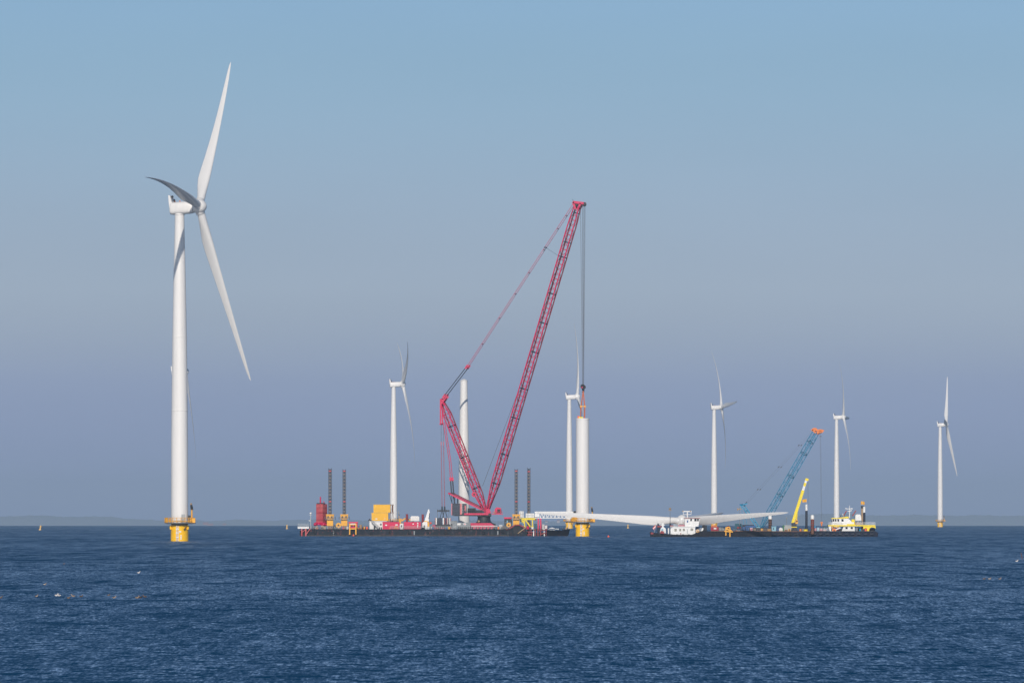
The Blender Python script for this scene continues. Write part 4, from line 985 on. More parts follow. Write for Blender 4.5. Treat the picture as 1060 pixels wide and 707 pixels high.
for t_ in (.17,.36,.55,.75,.88): mb.ring(cor,round(26*t_),.13)
mb.build('section_joint',[TEAL],bm)
mb = MB()
for k in (-.8,.8): mb.bar(P(841,444.8,dyh)+lat*k,P(851.6,445.6,dyh)+lat*k,.5,.22); mb.bar(P(842,445,dyh)+lat*k,P(847,449,dyh)+lat*k,.45,.22); mb.bar(P(850.8,445.8,dyh)+lat*k,P(846,449,dyh)+lat*k,.4,.22)
for px,py,r in ((843.4,444.6,.62),(849.4,446.2,.68),(847,447.8,.5)):
    for k in (-.45,.45): p = P(px,py,dyh)+lat*k; mb.drum((p.x,p.y,p.z),r,.4,0,1)
mb.build('boom_head',[ORANGE,BROWN],bm)
tp = P(768.6,522.4)
mb = MB()
for k in (-.95,.95): mb.bar(P(785.4,546.6)+lat*k,tp+lat*k,.42,.36); mb.bar(P(772,546)+lat*k,tp+lat*k*.9,.16,.14)
mb.bar(tp-lat*1.3,tp+lat*1.3,.6,.6); mb.bar(P(767.4,522.6),P(773.6,521.2),.5,.5); mb.bar(P(770.6,522),P(773.4,519.6),.3,.3,1)
for t_ in (.25,.5,.75): q=P(785.4,546.6).lerp(tp,t_); mb.bar(q-lat*.95,q+lat*.95,.25,.25)
mb.build('back_mast',[BLUE,DKGREY],bc)
mb = MB(); s0 = P(772.6,520.6); s1 = P(842.2,445.8,dyh)
for k in (-.7,.7): mb.tube([s0+lat*k,s1+lat*k],.022,4)
for t_ in (.19,.50,.80): q = s0.lerp(s1,t_); d_=(s1-s0).normalized(); 
for t_ in (.19,.50,.80):
    q = s0.lerp(s1,t_)
    for k in (-.8,.8): mb.bar(q+lat*k-d_*.25,q+lat*k+d_*.25,.3,.3)
mb.build('pendant_stay',[ROPE],bc)
mb = MB()
for k in (-.2,.2): mb.tube([P(849.2,447.6,dyh)+lat*k,P(850.4,540.5,dyh)+lat*k],.035,4)
mb.box(P(848.4,0,dyh).x,P(850.4,0,dyh).x,dyh-.2,dyh+.2,P(849,452,dyh).z,P(849,451.2,dyh).z,0); mb.build('hoist_rope',[ROPE],bc)
mb = MB(); p = P(850.5,541,dyh); mb.drum((p.x,p.y,p.z),.42,.5,0,1); mb.tube([p,P(850.5,544.4,dyh)],[.32,.15],8); mb.build('hook_block',[ORANGE,BROWN],bc)

crate(776.6,779,546.2,549.8,DF+1,REDC,'red crate in front of the blue crane house',WPAINT)
crate(780,782.2,546.8,549.8,DF+1,TAN,'tan crate below the blue crane cab',BROWN)
drum_item(788.6,549.8,DF+1,.5,1.0,YEL,'yellow drum at the foot of the blue boom')
crate(790.4,794,548,549.8,DF+1,BROWN,'low rusty brown crate right of the blue boom foot',BROWN)
crate(794.4,798,547.2,549.8,DF+1,YEL,'yellow crate left of the white topped pile',BROWN)
def pile(px, y0, y1, r, D, lab, cols):
    f = Fr(px,549.8,D); mb = MB(); zs = [f.p(px,y).z for y in (y0,y1)]
    mb.tube([(0,0,-1),(0,0,zs[1])],r,14,0); mb.tube([(0,0,zs[1]),(0,0,zs[0]-.3),(0,0,zs[0])],[r*1.06,r*1.06,r*.6],14,1)
    for k in range(4): z = zs[1]*(.25+.2*k); mb.tube([(0,0,z),(0,0,z+.3)],r*1.08,14,2)
    solo('mooring_pile',lab,'pile',mb,cols,f)
pile(797.2,533.4,537.2,.62,DF+6,'rusty pile with a white cap right behind the blue boom foot',[BROWN,WPAINT,BLACK])
pile(841,532.9,537.2,.62,DF+4,'rusty striped pile with a white cap between the flag spud and the work ship',[BROWN,WPAINT,REDDK])
t, f1 = at('site_cabin','light blue site cabin with a small window right of the white capped pile','cabin',801,549.8,DF+4); mb = MB(); f1.box(mb,798.8,803.4,545,549.8,0,2.4); f1.box(mb,798.4,803.8,544.6,545.05,-.2,2.6); mb.build('cabin_body',[LBLUE],t); mb = MB(); f1.box(mb,800,801.2,546.4,547.8,-.05,.02); mb.build('window',[GLASS],t)
crate(804,806.4,546.6,549.8,DF+2,DBLUE,'deep blue crate right of the light blue site cabin',NAVY)
f1 = Fr(808.4,549.8,DF+3); mb = MB(); mb.prism([(-.9,0),(1.2,0),(.9,1.0),(-.2,1.4),(-.7,.9)],0,1.5); mb.box(-.6,.9,-.05,.02,.2,.3,1)
solo('covered_pallet','pallet under a white sheet between the blue crate and the green post','pallet',mb,[WPAINT,TAN],f1)
f1 = Fr(811,549.8,DF+2); mb = MB(); mb.bar((0,0,0),(0,0,f1.p(811,543.6).z),.5,.5); mb.box(-.4,.4,-.35,.35,1.6,2.1)
solo('green_post','short dark green post at the left end of the pale grey container','post',mb,[GREEN],f1)
container(811.8,821,543.4,549.8,DF+6,'plain pale grey container behind the yellow telescopic crane',[LGREY],None)
f1 = Fr(814.3,543.4,DF+7); mb = MB(); mb.tube([(0,0,0),(0,0,f1.p(814.3,536.4).z)],.1,6); mb.box(-.2,.2,-.2,.2,f1.p(814.3,536.6).z,f1.p(814.3,535.4).z)
solo('vent_pipe','thin grey vent pipe rising from the pale grey container','pipe',mb,[GREY],f1)
# yellow telescopic crane
yc, f = at('telescopic_crane','yellow telescopic crane with white banded boom tip on a dark navy pedestal','crane',822,549.8,DF+3)
P = f.p
mb = MB(); f.poly(mb,[(818.8,549.8),(819.6,547),(819.4,541),(824.4,540.6),(824.8,547),(826,549.8)],-1,1); f.box(mb,819.2,825,545,545.8,-1.05,-.99,1); mb.build('pedestal',[NAVY,LEMON],yc)
mb = MB(); f.box(mb,823.4,826,538,542,-1.2,.4); cb = mb.build('cab',[YEL],yc); mb = MB(); f.box(mb,824.2,825.6,538.6,540.2,-1.26,-1.18); mb.build('cab_window',[GLASS],cb)
a = P(820.4,541.4); q = lambda y: P(820.4+(541.4-y)*14.4/45.2,y)
mb = MB(); mb.bar(a,q(507.4),1.02,.95); mb.bar(q(509),q(503.2),.82,.8,1); mb.bar(q(503.2),q(499.6),.8,.78); mb.bar(q(499.6),q(497),.78,.76,1); mb.bar(q(497.4),q(495.4),.86,.84); mb.bar(P(834.2,495.8),P(836.8,496.8),.8,.7); bo = mb.build('telescopic_boom',[LEMON,WPAINT],yc)
mb = MB(); mb.tube([P(824,544),P(825.2,531)],.22,8); mb.bar(P(824.6,532.4),P(826.4,526.6),.3,.3); mb.build('lift_ram',[LEMON],yc)
mb = MB(); mb.tube([P(836.4,497),P(836.5,522)],.045,4); mb.build('hoist_rope',[ROPE],yc)
# spud with flag
def spud(px, ybot, y_bw, y_top, D, lab, flagx, fy, beige=None):
    t, f = at('spud_pole', lab, 'spud', px, ybot, D); z = lambda y: f.p(px,y).z
    mb = MB(); mb.tube([(0,0,-2),(0,0,z(y_bw))],.43,14,0); mb.tube([(0,0,z(y_bw)),(0,0,z(y_top))],.43,14,1); mb.box(-.8,.8,-.8,.8,0,.9,0); mb.build('pole',[NAVY,WPAINT],t)
    if fy:
        mb = MB(); mb.tube([(0.1,0,z(y_top)),(0.1,0,z(fy-.3))],.06,5); mb.build('flag_staff',[LGREY],t)
        a = f.p(flagx,fy); mb = MB(); n = 5
        P0 = [Vector((.1-(.1-a.x)*i/n, .12*math.sin(i*1.6), 0)) for i in range(n+1)]; zt, zb = z(fy), z(fy+3.2)
        vs = [p+Vector((0,s_*.03,zz-.25*(i/n)*(.6 if zz==zt else .2))) for s_ in (-1,1) for zz in (zt,zb) for i,p in enumerate(P0)]; k = n+1
        fs = [(i,i+1,k+i+1,k+i) for i in range(n)]+[(2*k+i+1,2*k+i,3*k+i,3*k+i+1) for i in range(n)]
        mb.add(vs,fs,0); mb.build('flag',[YEL],t)
    return t, f
spud(834.8,549.6,528.4,522,DF+2,'black and white spud pole with a yellow flag right of the yellow crane',830.6,516.4)
drum_item(834,549.8,DF,.75,.7,LEMON,'low yellow drum at the foot of the flag spud pole')
crate(827.4,829.6,547,549.8,DF,ORANGE,'orange crate right of the yellow crane pedestal',BROWN)
crate(816.2,818.4,547.2,549.8,DF-1,NAVY,'navy crate left of the yellow crane pedestal',YEL)
crate(830,832.4,547,549.8,DF,GREY,'grey crate left of the flag spud pole',BROWN)
crate(812.4,815.4,548,549.8,DF-1,BROWN,'flat brown crate before the pale grey container',TAN)

# ---------------------------------------------------------------- yellow and white work ship
DW = 2078
ws, f = at('work_ship','yellow and white work ship with navy hull at the right end of the vessels','work ship',880,555.3,DW); P = f.p
mb = MB(); f.poly(mb,[(838.6,557),(838.4,549.9),(857,549.9),(872,550.6),(906,549.8),(909.2,551.4),(908.4,557)],0,11); f.box(mb,838.4,906.5,549.5,550.1,-.2,11.2,1)
for k in range(10): q = P(843+6.6*k,552.6,-.25); mb.tube([q+Vector((-.6,0,0)),q+Vector((.6,0,0))],.38,8,1)
mb.build('hull',[HULLN,NAVY],ws)
mb = MB(); f.poly(mb,[(871,550.6),(873.4,544.4),(884.6,544.4),(885,550.6)],1,7); f.poly(mb,[(860.4,544),(861,540.4),(884,540.4),(884,544)],1,8); f.poly(mb,[(861.8,540.6),(860.9,536.8),(877.6,536.2),(880.4,538.4),(882,540.6)],1.5,7.5)
hs = mb.build('deckhouse',[WPAINT],ws)
for a,b,y0,y1 in ((875.2,877.4,545.4,547.4),(880.6,882.8,545.4,547.4)):
    mb = MB(); f.box(mb,a,b,y0,y1,.94,1.02); mb.build('window',[GLASS],hs)
for a,b in ((861.8,863.6),(864.2,865.8),(866.8,868.6),(871,873.2)):
    mb = MB(); f.box(mb,a,b,537.2,539.6,1.44,1.52); mb.build('window',[GLASS],hs)
mb = MB(); f.poly(mb,[(860.4,536.8),(861.6,535.8),(868,535.9),(878,534.4),(879,536.2)],1.2,7.7); f.box(mb,857.4,906,543.3,544.5,.4,9); f.box(mb,876.8,884.4,542.2,543.3,.9,6); mb.build('yellow_trim',[LEMON],hs)
mb = MB(); f.poly(mb,[(881.6,543.4),(881.6,537.4),(884.6,537.4),(885,543.4)],2,5); mb.build('funnel',[LEMON],ws)
mb = MB(); mb.tube([P(879.4,536,3),P(879.4,523.2,3)],[.22,.1],8); mb.bar(P(876,526.6,3),P(882.6,526.4,3),.2,.2); mb.bar(P(877.4,529,3),P(881.4,528.8,3),.2,.2)
for px,py in ((876.2,526),(882.4,526.2),(881.4,528)): mb.box(P(px-.5,0).x,P(px+.5,0).x,2.7,3.3,P(px,py+.6).z,P(px,py-.4).z)
mb.bar(P(874,534.8,3),P(872,531.6,3),.2,.2); mb.build('signal_mast',[WPAINT],ws)
mb = MB(); mb.tube([P(873.4,533.6,2),P(876,529),],.2,6); mb.tube([P(882.6,533.6,2),P(885.8,528.6)],.2,6); mb.build('davit',[REDOLD],ws)
mb = MB(); f.poly(mb,[(885.2,539),(885.6,533),(887,532.2),(890.6,532.4),(891.4,534.6),(891.6,539)],2,6,0); f.box(mb,884.6,892.6,538.6,539.4,1.6,6.4,1)
for px in (886.4,890): mb.bar(P(px,543.4,3),P(px,539.2,3),.25,.25,1)
f.box(mb,885,891,540.4,543.2,2.4,5,2); mb.build('crane_cabin',[WPAINT,GREY,TAN],ws)
mb = MB(); f.poly(mb,[(893.4,550),(893.6,544.4),(906.2,544),(906.4,547),(905,546),(902,545.6),(900,547),(899.6,550),(897.6,550),(897.4,546.4),(895.4,546.4),(895.2,550)],.6,1.2)
f.poly(mb,[(893.4,550),(893.6,544.4),(906.2,544),(906.4,547),(905,546),(902,545.6),(900,547),(899.6,550),(897.6,550),(897.4,546.4),(895.4,546.4),(895.2,550)],8,8.6); mb.build('stern_gantry',[LEMON],ws)
mb = MB(); mb.rail(P(886,543.3,.5),P(906,543.3,.5),1.0,14,.04); mb.rail(P(858,543.3,.5),P(872,543.3,.5),1.0,9,.04,0); mb.rail(P(840,549.5,.2),P(858,549.5,.2),1.0,12,.04); mb.build('railing',[WPAINT],ws)
mb = MB(); f.poly(mb,[(857.6,544.4),(859,550),(860.4,550),(860.4,544.4)],.6,6); mb.bar(P(861,549.8,.8),P(870,546,.8),.4,.3); f.box(mb,860.6,871,547.6,550.2,3,7,1); mb.build('bow_bulwark',[WPAINT,DKGREY],ws)
mb = MB(); f.box(mb,900.4,906,546.4,549.9,3,7); f.box(mb,886.4,893,546.4,549.9,4,7,1); mb.build('engine_casing',[NAVY,DKGREY],ws)
spud(894.6,549.8,530.4,524.4,DW+1.2,'black and white spud pole on the stern of the work ship',0,0)
t, f1 = at('spud_pole','beige spud post with a yellow flag on the work ship, behind the black one','spud',892.6,549.8,DW+3)
mb = MB(); z=lambda y: f1.p(892.6,y).z; mb.tube([(0,0,0),(0,0,z(523.6))],.42,12,0); mb.tube([(0,0,z(526)),(0,0,z(523.4))],.5,12,1); mb.build('post',[TAN,DKGREY],t)
mb = MB(); mb.tube([(.1,0,z(523.6)),(.1,0,z(518.6))],.06,5); mb.build('flag_staff',[LGREY],t)
a = f1.p(891.2,519); q = f1.p(895,522.2); mb = MB(); vs = []
for s_ in (-.03,.03):
    for zz in (a.z,q.z):
        for i in range(6): vs.append((a.x+(q.x-a.x)*i/5, s_+.1*math.sin(i*1.5), zz+.12*math.sin(i*.9)))
mb.add(vs,[(i+1,i,6+i,7+i) for i in range(5)]+[(12+i,13+i,19+i,18+i) for i in range(5)]); mb.build('flag',[YEL],t)
def winch2(px,y,r,D,lab,m):
    f = Fr(px,549.8,D); mb = MB(); c = f.p(px,y); mb.drum((c.x,0,c.z),r,1.4,0,1)
    for sx in (-1,1): mb.bar((c.x+sx*r*.9,0,0),(c.x,0,c.z),.2,.4,1)
    mb.box(c.x-r,c.x+r,-.6,.6,0,.14,1); solo('winch',lab,'winch',mb,[m,BROWN],f)
winch2(863.4,548.8,.72,DW+1,'orange winch drum on the foredeck of the work ship',ORANGE)
for args in ((842.6,845,546.6,549.6,DW+2,REDC,'red crate right of the striped pile',REDDK),(845.6,848.2,545.4,549.6,DW+4,LBLUE,'light blue crate behind the red crates of the work ship deck',DBLUE),
  (848.6,851.6,547,549.6,DW+2,REDOLD,'faded red crate under the orange crane hook',REDDK),(852,855.6,547.8,549.6,DW+2,mat('rose_paint',(.6,.3,.3),.5),'long pale rose crate on the bow deck of the work ship',LGREY),
  (852.4,856,544.6,547.6,DW+5,TEAL,'teal crate behind the pale rose crate',DKGREY),(841.6,844.6,543.8,546.4,DW+7,BLUE,'blue crate partly hidden behind the striped pile',DBLUE),
  (866.4,868.2,546.2,548.4,DW+1,REDC,'small red locker below the bridge of the work ship',RED),(860.8,862.4,544.8,546.6,DW+1,LEMON,'small yellow locker left of the orange winch',ORANGE)):
    crate(*args)
drum_item(890.4,549.8,DW+1,.38,.95,BLUE,'blue drum on the stern deck of the work ship')
drum_item(896.2,549.8,DW+.4,.42,1.0,BUOY,'orange red drum under the yellow stern gantry of the work ship')
drum_item(886.8,549.8,DW+1,.5,1.3,GREY,'grey drum just right of the white deckhouse windows')

# ---------------------------------------------------------------- buoys
def channel_buoy(px, y, D, h, lab, lean=0):
    o = Vector(((px-CX)*D/F, D, sea_z(D))); mb = MB()
    mb.lathe([(.75,-.6),(.8,.2),(.75,.45),(.45,.6),(.38,h*.55),(.55,h*.6),(.55,h*.85),(.3,h*.9),(.12,h)],12)
    ob = tag(mb.build('channel_buoy',[mat('buoy_yellow',(.8,.50,.16),.5) if 'buoy_yellow' not in bpy.data.materials else bpy.data.materials['buoy_yellow']],None,o),lab,'buoy','yellow channel buoys'); ob.rotation_euler[1] = lean
channel_buoy(41.4,548.4,3450,2.9,'yellow channel buoy at the far left, leaning slightly',R(10))
channel_buoy(297,547.6,3900,3.0,'yellow channel buoy just left of the long barge')
channel_buoy(650,546.6,4300,3.0,'yellow channel buoy below the left rotor blade')
for px,D,lab in ((629.8,2010,'orange ball float on the water right of the half built tower'),(365.9,2147,'orange ball float at the hull below the yellow boarding frame')):
    mb = MB(); mb.ball((0,0,.2),.36,0,16); mb.lathe([(.12,.6),(.1,.75)],8)
    tag(mb.build('mooring_float',[BUOY],None,Vector(((px-CX)*D/F,D,sea_z(D)))),lab,'float')
# ---------------------------------------------------------------- water birds
FEB = mat('duck_brown',(.17,.11,.075),.8,.5,6); FET = mat('duck_tan',(.38,.29,.22),.8,.4,6); FEW = mat('gull_white',(.66,.62,.58),.7,.12,5); FED = mat('duck_dark',(.05,.035,.03),.8,.4,6)
def bird(px, y, m, m2, lab, grp, k=1.0, face=1):
    k *= .52
    D = H*F/(y+1.2-Y0); o = Vector(((px-CX)*D/F, D, sea_z(D)-.03*k)); mb = MB()
    path = [(-.30,0,.17),(-.24,0,.15),(-.14,0,.12),(0,0,.10),(.12,0,.12),(.18,0,.18),(.19,0,.27),(.22,0,.33),(.27,0,.335),(.33,0,.32),(.37,0,.315)]
    rs = [.012,.05,.11,.135,.11,.07,.05,.062,.055,.025,.012]
    mb.tube([(a*k*face,b,c*k) for a,b,c in path],[r*k for r in rs],12)
    ob = mb.build('duck' if m is not FEW else 'gull',[m],None,o); ob.rotation_euler[2] = random.uniform(-.5,.5)
    mb = MB()
    for s_ in (-1,1): mb.tube([(-.24*k*face,s_*.05*k,.18*k),(-.1*k*face,s_*.115*k,.17*k),(.07*k*face,s_*.11*k,.14*k)],[.012*k,.05*k,.02*k],8)
    mb.build('folded_wing',[m2],ob); tag(ob,lab,'duck' if m is not FEW else 'gull',grp)
DG = 'ducks floating on the near water'; GG = 'gulls floating on the near water'
bird(143.5,591.6,FEW,FEW,'white gull alone below the base of the large near turbine',GG,1.25)
bird(46.4,603.8,FET,FEW,'pale duck alone above the row of birds at the left',DG,1.1)
bird(37.8,616,FET,FEB,'brown duck at the left end of the row of birds',DG)
bird(58.6,615.2,FEW,FEW,'left one of two white gulls side by side in the row',GG,1.1)
bird(61.2,615.3,FEW,FET,'right one of two white gulls side by side in the row',GG,1.1,-1)
bird(71,617.8,FEB,FET,'brown duck below and right of the pair of white gulls',DG)
bird(75.8,616,FET,FEB,'tan duck just right of the pair of white gulls',DG,1.15,-1)
bird(84,616.2,FEB,FED,'dark brown duck right of the tan duck',DG)
bird(112.5,614.9,FEB,FET,'small reddish brown duck alone in the middle of the row',DG,.9)
bird(118.2,617.4,FET,FED,'tan duck below the small reddish brown duck',DG)
bird(142,617.6,FET,FEB,'tan duck at the left of the last group in the row',DG,1.15)
bird(145.2,617.6,FED,FEB,'blackish duck between two others in the last group',DG,1.1)
bird(150,616.6,FEB,FED,'dark brown duck at the right end of the row',DG,1.15,-1)
bird(66.3,582.2,FEB,FET,'tiny brown duck high in the water left of the near turbine',DG)
bird(.6,617.6,FEB,FET,'brown duck cut off by the left edge of the picture',DG,1.1)
bird(1018.6,598,FEB,FET,'dull brown duck, left of three at the right',DG,1.1)
bird(1024.4,598,FET,FEW,'pale tan duck, middle of three at the right',DG,1.1)
bird(1035,598,FET,FEB,'tan duck, right of three at the right',DG,1.1)
bird(1052.6,579.6,FEW,FEW,'white gull near the right edge of the picture',GG,1.6)
D = H*F/(578.5-Y0); mb = MB(); mb.tube([(0,0,-1),(.02,0,.3),(-.09,0,.75),(-.2,0,1.05)],[.07,.065,.06,.045],8)
tag(mb.build('mooring_stake',[BROWN],None,Vector(((1057.9-CX)*D/F,D,sea_z(D)))),'thin brown leaning stake in the water at the right edge','stake')

# ---------------------------------------------------------------- far wooded shore
prof = [(-900,534.6),(-300,534.5),(0,534),(25,533.2),(60,534.6),(110,535.6),(150,537.6),(165,538.2),(210,539.6),(225,538.2),(260,538.6),(300,538.6),(330,538),(400,539),(520,538.8),(640,538.4),(700,537),(750,535),(780,533.6),(830,532.6),(900,531.6),(930,533.2),(960,532.8),(1010,534),(1030,532.8),(1060,533.2),(1400,533.5),(2000,535)]
DH = 23500
nx, ny = 2200, 8
xs = np.linspace(-6000, 6000, nx); pxs = xs*F/DH+CX
ztop = H + (Y0-np.interp(pxs, [p[0] for p in prof], [p[1] for p in prof]))*DH/F
rng = np.random.default_rng(3)
def nz1(x, sc_, seed):
    r = np.random.default_rng(seed).random(4000); q = x/sc_+2000; i = np.floor(q).astype(int); t = q-i; t = t*t*(3-2*t)
    return r[i%4000]*(1-t)+r[(i+1)%4000]*t
bump = 5.5*(nz1(xs,70,1)-.5)+3.2*(nz1(xs,26,2)-.5)+2.4*(nz1(xs,10,4)-.5)
base = sea_z(DH)
vs = []; 
for j in range(ny):
    t = [0,.02,.03,.2,.45,.7,.9,1][j]; yy = DH+t*900
    hgt = [-3,2,2.4,.42,.70,.88,1.0,.97][j]
    for i in range(nx):
        top = ztop[i]-base
        z = base+hgt if j < 3 else base + top*hgt + bump[i]*hgt + 4*(rng.random()-.5)*(hgt)
        vs.append((xs[i], yy+18*(rng.random()-.5), z))
fs = [(j*nx+i, j*nx+i+1, (j+1)*nx+i+1, (j+1)*nx+i) for j in range(ny-1) for i in range(nx-1)]
WOOD = mat('hazed_woodland',(.25,.30,.335),.9,.5,.02,col2=(.19,.235,.265))  # pale blue of distant haze is put into the woodland colour
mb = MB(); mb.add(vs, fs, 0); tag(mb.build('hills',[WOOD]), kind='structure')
BRICK = mat('shore_brick',(.42,.17,.12),.8,.3,.2); PALE = mat('shore_plaster',(.62,.50,.45),.8,.2,.2); ROOF = mat('shore_roof',(.30,.12,.09),.8,.3,.2)
for k,(px,y,w,h,m,lab) in enumerate(((213,541.6,22,10,BRICK,'far red brick building on the shore right of the near turbine, left of two'),(217.6,543,24,6,BRICK,'long low red building on the far shore between two others'),(232.4,542.8,13,6,BRICK,'small red building alone on the far shore farther right of the near turbine'),
   (578,539,12,10,PALE,'pale pink building on the far shore under the gangway'),(565.6,539.6,10,7,PALE,'small pale building on the far shore left of the pale pink one'),(1019.5,542.6,6,9,PALE,'tiny pale building on the far shore right of the farthest turbine'))):
    hg = [.42,.70,.88,1.0]; tt = [.2,.45,.7,.9]
    zt = H+(Y0-y)*DH/F-base; tp_ = np.interp(px,[p[0] for p in prof],[p[1] for p in prof]); top_ = H+(Y0-tp_)*DH/F-base
    zb = zt-h*.55; t_ = float(np.interp(zb/top_, hg, tt)); D = DH+900*t_-14; o = Vector(((px-CX)*D/F, D, base+zb-6)); zt = h*.55+6
    t = thing('far_building',lab,'building',o,'buildings on the far shore')
    mb = MB(); mb.box(-w/2,w/2,0,12,0,zt); mb.build('wall',[m],t); mb = MB(); z = zt+.002; mb.add([(-w/2-.5,-.5,z),(w/2+.5,-.5,z),(w/2+.5,12.5,z),(-w/2-.5,12.5,z),(-w/2,6,z+5),(w/2,6,z+5)],[(0,1,5,4),(2,3,4,5),(1,2,5),(3,0,4),(3,2,1,0)]); mb.build('roof',[ROOF],t)

# ---------------------------------------------------------------- the lake: one sheet following the curve of the earth
def spaced(a, b, fn):
    o = [a]
    while o[-1] < b: o.append(o[-1]+fn(o[-1]))
    return o
rows = spaced(4,205,lambda d: max(2.,d*.08)) 
rows = [r for r in rows if r < 204]+spaced(205,330,lambda d: .21)+spaced(330.3,800,lambda d: d*.00095)
rows = rows[:-1]+spaced(800,3200,lambda d: d*.0032)
rows = rows[:-1]+spaced(3200,25500,lambda d: d*.02)
fine = np.arange(-6.6,6.601,.0155)
cl = np.array([-70,-60,-50,-40,-30,-22,-16,-12,-9.5,-8,-7.2])
cols = np.concatenate([cl,fine,-cl[::-1]])
rows = np.array(rows); tn = np.tan(np.radians(cols))
Yg = np.repeat(rows[:,None],len(cols),1); Xg = rows[:,None]*tn[None,:]
dxr = rows[:,None]*np.gradient(tn)[None,:]; dyr = np.gradient(rows)[:,None]
near = np.abs(Yg*0+cols[None,:]) < 6.7
Zg = -K*(Xg**2+Yg**2); Hx = np.zeros_like(Zg); Dx = np.zeros_like(Zg); Dy = np.zeros_like(Zg)
rg = np.random.default_rng(11)
NWV = 56
act = (rows > 203) & (rows < 3300)
ra = np.where(act)[0]; sl_ = slice(ra[0], ra[-1]+1)
X1, Y1 = Xg[sl_], Yg[sl_]; dx1, dy1 = dxr[sl_], dyr[sl_]
v0 = np.zeros_like(X1); vf = np.zeros_like(X1); wv = np.zeros_like(X1); wx = np.zeros_like(X1); wy = np.zeros_like(X1)
# slow patches of stronger and weaker chop (cat's paws)
patch = 1 + .15*np.sin(X1/61+Y1/190+1.3)*np.sin(Y1/83-X1/140+.4) + .10*np.sin(Y1/31+X1/55)
crest = np.clip(1.5*np.sin(X1/2.9+Y1/17)*np.sin(X1/6.1-Y1/11+2)+.5*np.sin(X1/1.7+Y1/29+1)*np.sin(Y1/37+.5),0,1.2)
for i in range(NWV):
    if i < NWV-10:
        lam = math.exp(math.log(.5)+(math.log(2.6)-math.log(.5))*(i+rg.random())/(NWV-10)); th = rg.normal(R(85), R(52)); sl = SLOPE
    else:
        lam = 2.6*(3.4**((i-NWV+10+rg.random())/10)); th = rg.normal(R(88), R(9)); sl = SLOPE*1.2
    kx = 2*math.pi/lam*math.cos(th); ky = 2*math.pi/lam*math.sin(th)
    a = sl*lam/(2*math.pi)
    sp = np.maximum(dx1*abs(math.cos(th)), dy1*abs(math.sin(th))); fade = np.clip(lam/(2.2*sp)-1,0,1)
    v0 += sl*sl; vf += (sl*fade)**2
    ph = kx*X1+ky*Y1+rg.random()*6.283
    if i >= NWV-10: fade = fade*crest
    else: fade = fade*(1.0 if lam < 1.1 else .6)
    wv += a*fade*np.cos(ph); s_ = a*fade*np.sin(ph)*.9; wx -= s_*math.cos(th); wy -= s_*math.sin(th)
wv *= patch
Zg[sl_] += wv; Xo = Xg.copy(); Yo = Yg.copy(); Xo[sl_] += wx; Yo[sl_] += wy
nr, nc = Zg.shape
co = np.stack([Xo,Yo,Zg],-1).astype(np.float32).reshape(-1,3)
me = bpy.data.meshes.new('lake_water'); nf = (nr-1)*(nc-1)
me.vertices.add(nr*nc); me.vertices.foreach_set('co', co.ravel())
ii = (np.arange(nr-1)[:,None]*nc+np.arange(nc-1)[None,:]).ravel()
q = np.stack([ii,ii+1,ii+nc+1,ii+nc],-1).astype(np.int32)
me.loops.add(nf*4); me.loops.foreach_set('vertex_index', q.ravel())
me.polygons.add(nf); me.polygons.foreach_set('loop_start', np.arange(0,nf*4,4,dtype=np.int32)); me.polygons.foreach_set('loop_total', np.full(nf,4,np.int32))
me.polygons.foreach_set('use_smooth', np.ones(nf,bool)); me.update()
print('lake', nr, nc)
m = bpy.data.materials.new('lake_water'); m.use_nodes = True; nt = m.node_tree; N = nt.nodes; L = nt.links; b = N['Principled BSDF']
N.remove(b)
up = N.new('ShaderNodeBsdfDiffuse'); up.inputs['Color'].default_value = (*SEA_COL,1)          # light coming back out of the water body
gl = N.new('ShaderNodeBsdfGlossy'); gl.inputs['Roughness'].default_value = SEA_ROUGH; gl.inputs['Color'].default_value = (1,1,1,1)
fr = N.new('ShaderNodeFresnel'); fr.inputs['IOR'].default_value = 1.333
mxs = N.new('ShaderNodeMixShader'); L.new(fr.outputs[0], mxs.inputs[0]); L.new(up.outputs[0], mxs.inputs[1]); L.new(gl.outputs[0], mxs.inputs[2])
L.new(mxs.outputs[0], N['Material Output'].inputs['Surface'])
flat = N.new('ShaderNodeCombineXYZ'); flat.inputs[2].default_value = 1; L.new(flat.outputs[0], up.inputs['Normal'])
tc = N.new('ShaderNodeTexCoord'); geo = N.new('ShaderNodeNewGeometry')
def vm(op, a, b_=None, sc_=None):
    n = N.new('ShaderNodeVectorMath'); n.operation = op; L.new(a, n.inputs[0])
    if b_ is not None:
        if isinstance(b_, tuple): n.inputs[1].default_value = b_
        else: L.new(b_, n.inputs[1])
    if sc_ is not None: n.inputs['Scale'].default_value = sc_
    return n.outputs[0]
acc = geo.outputs['Normal']
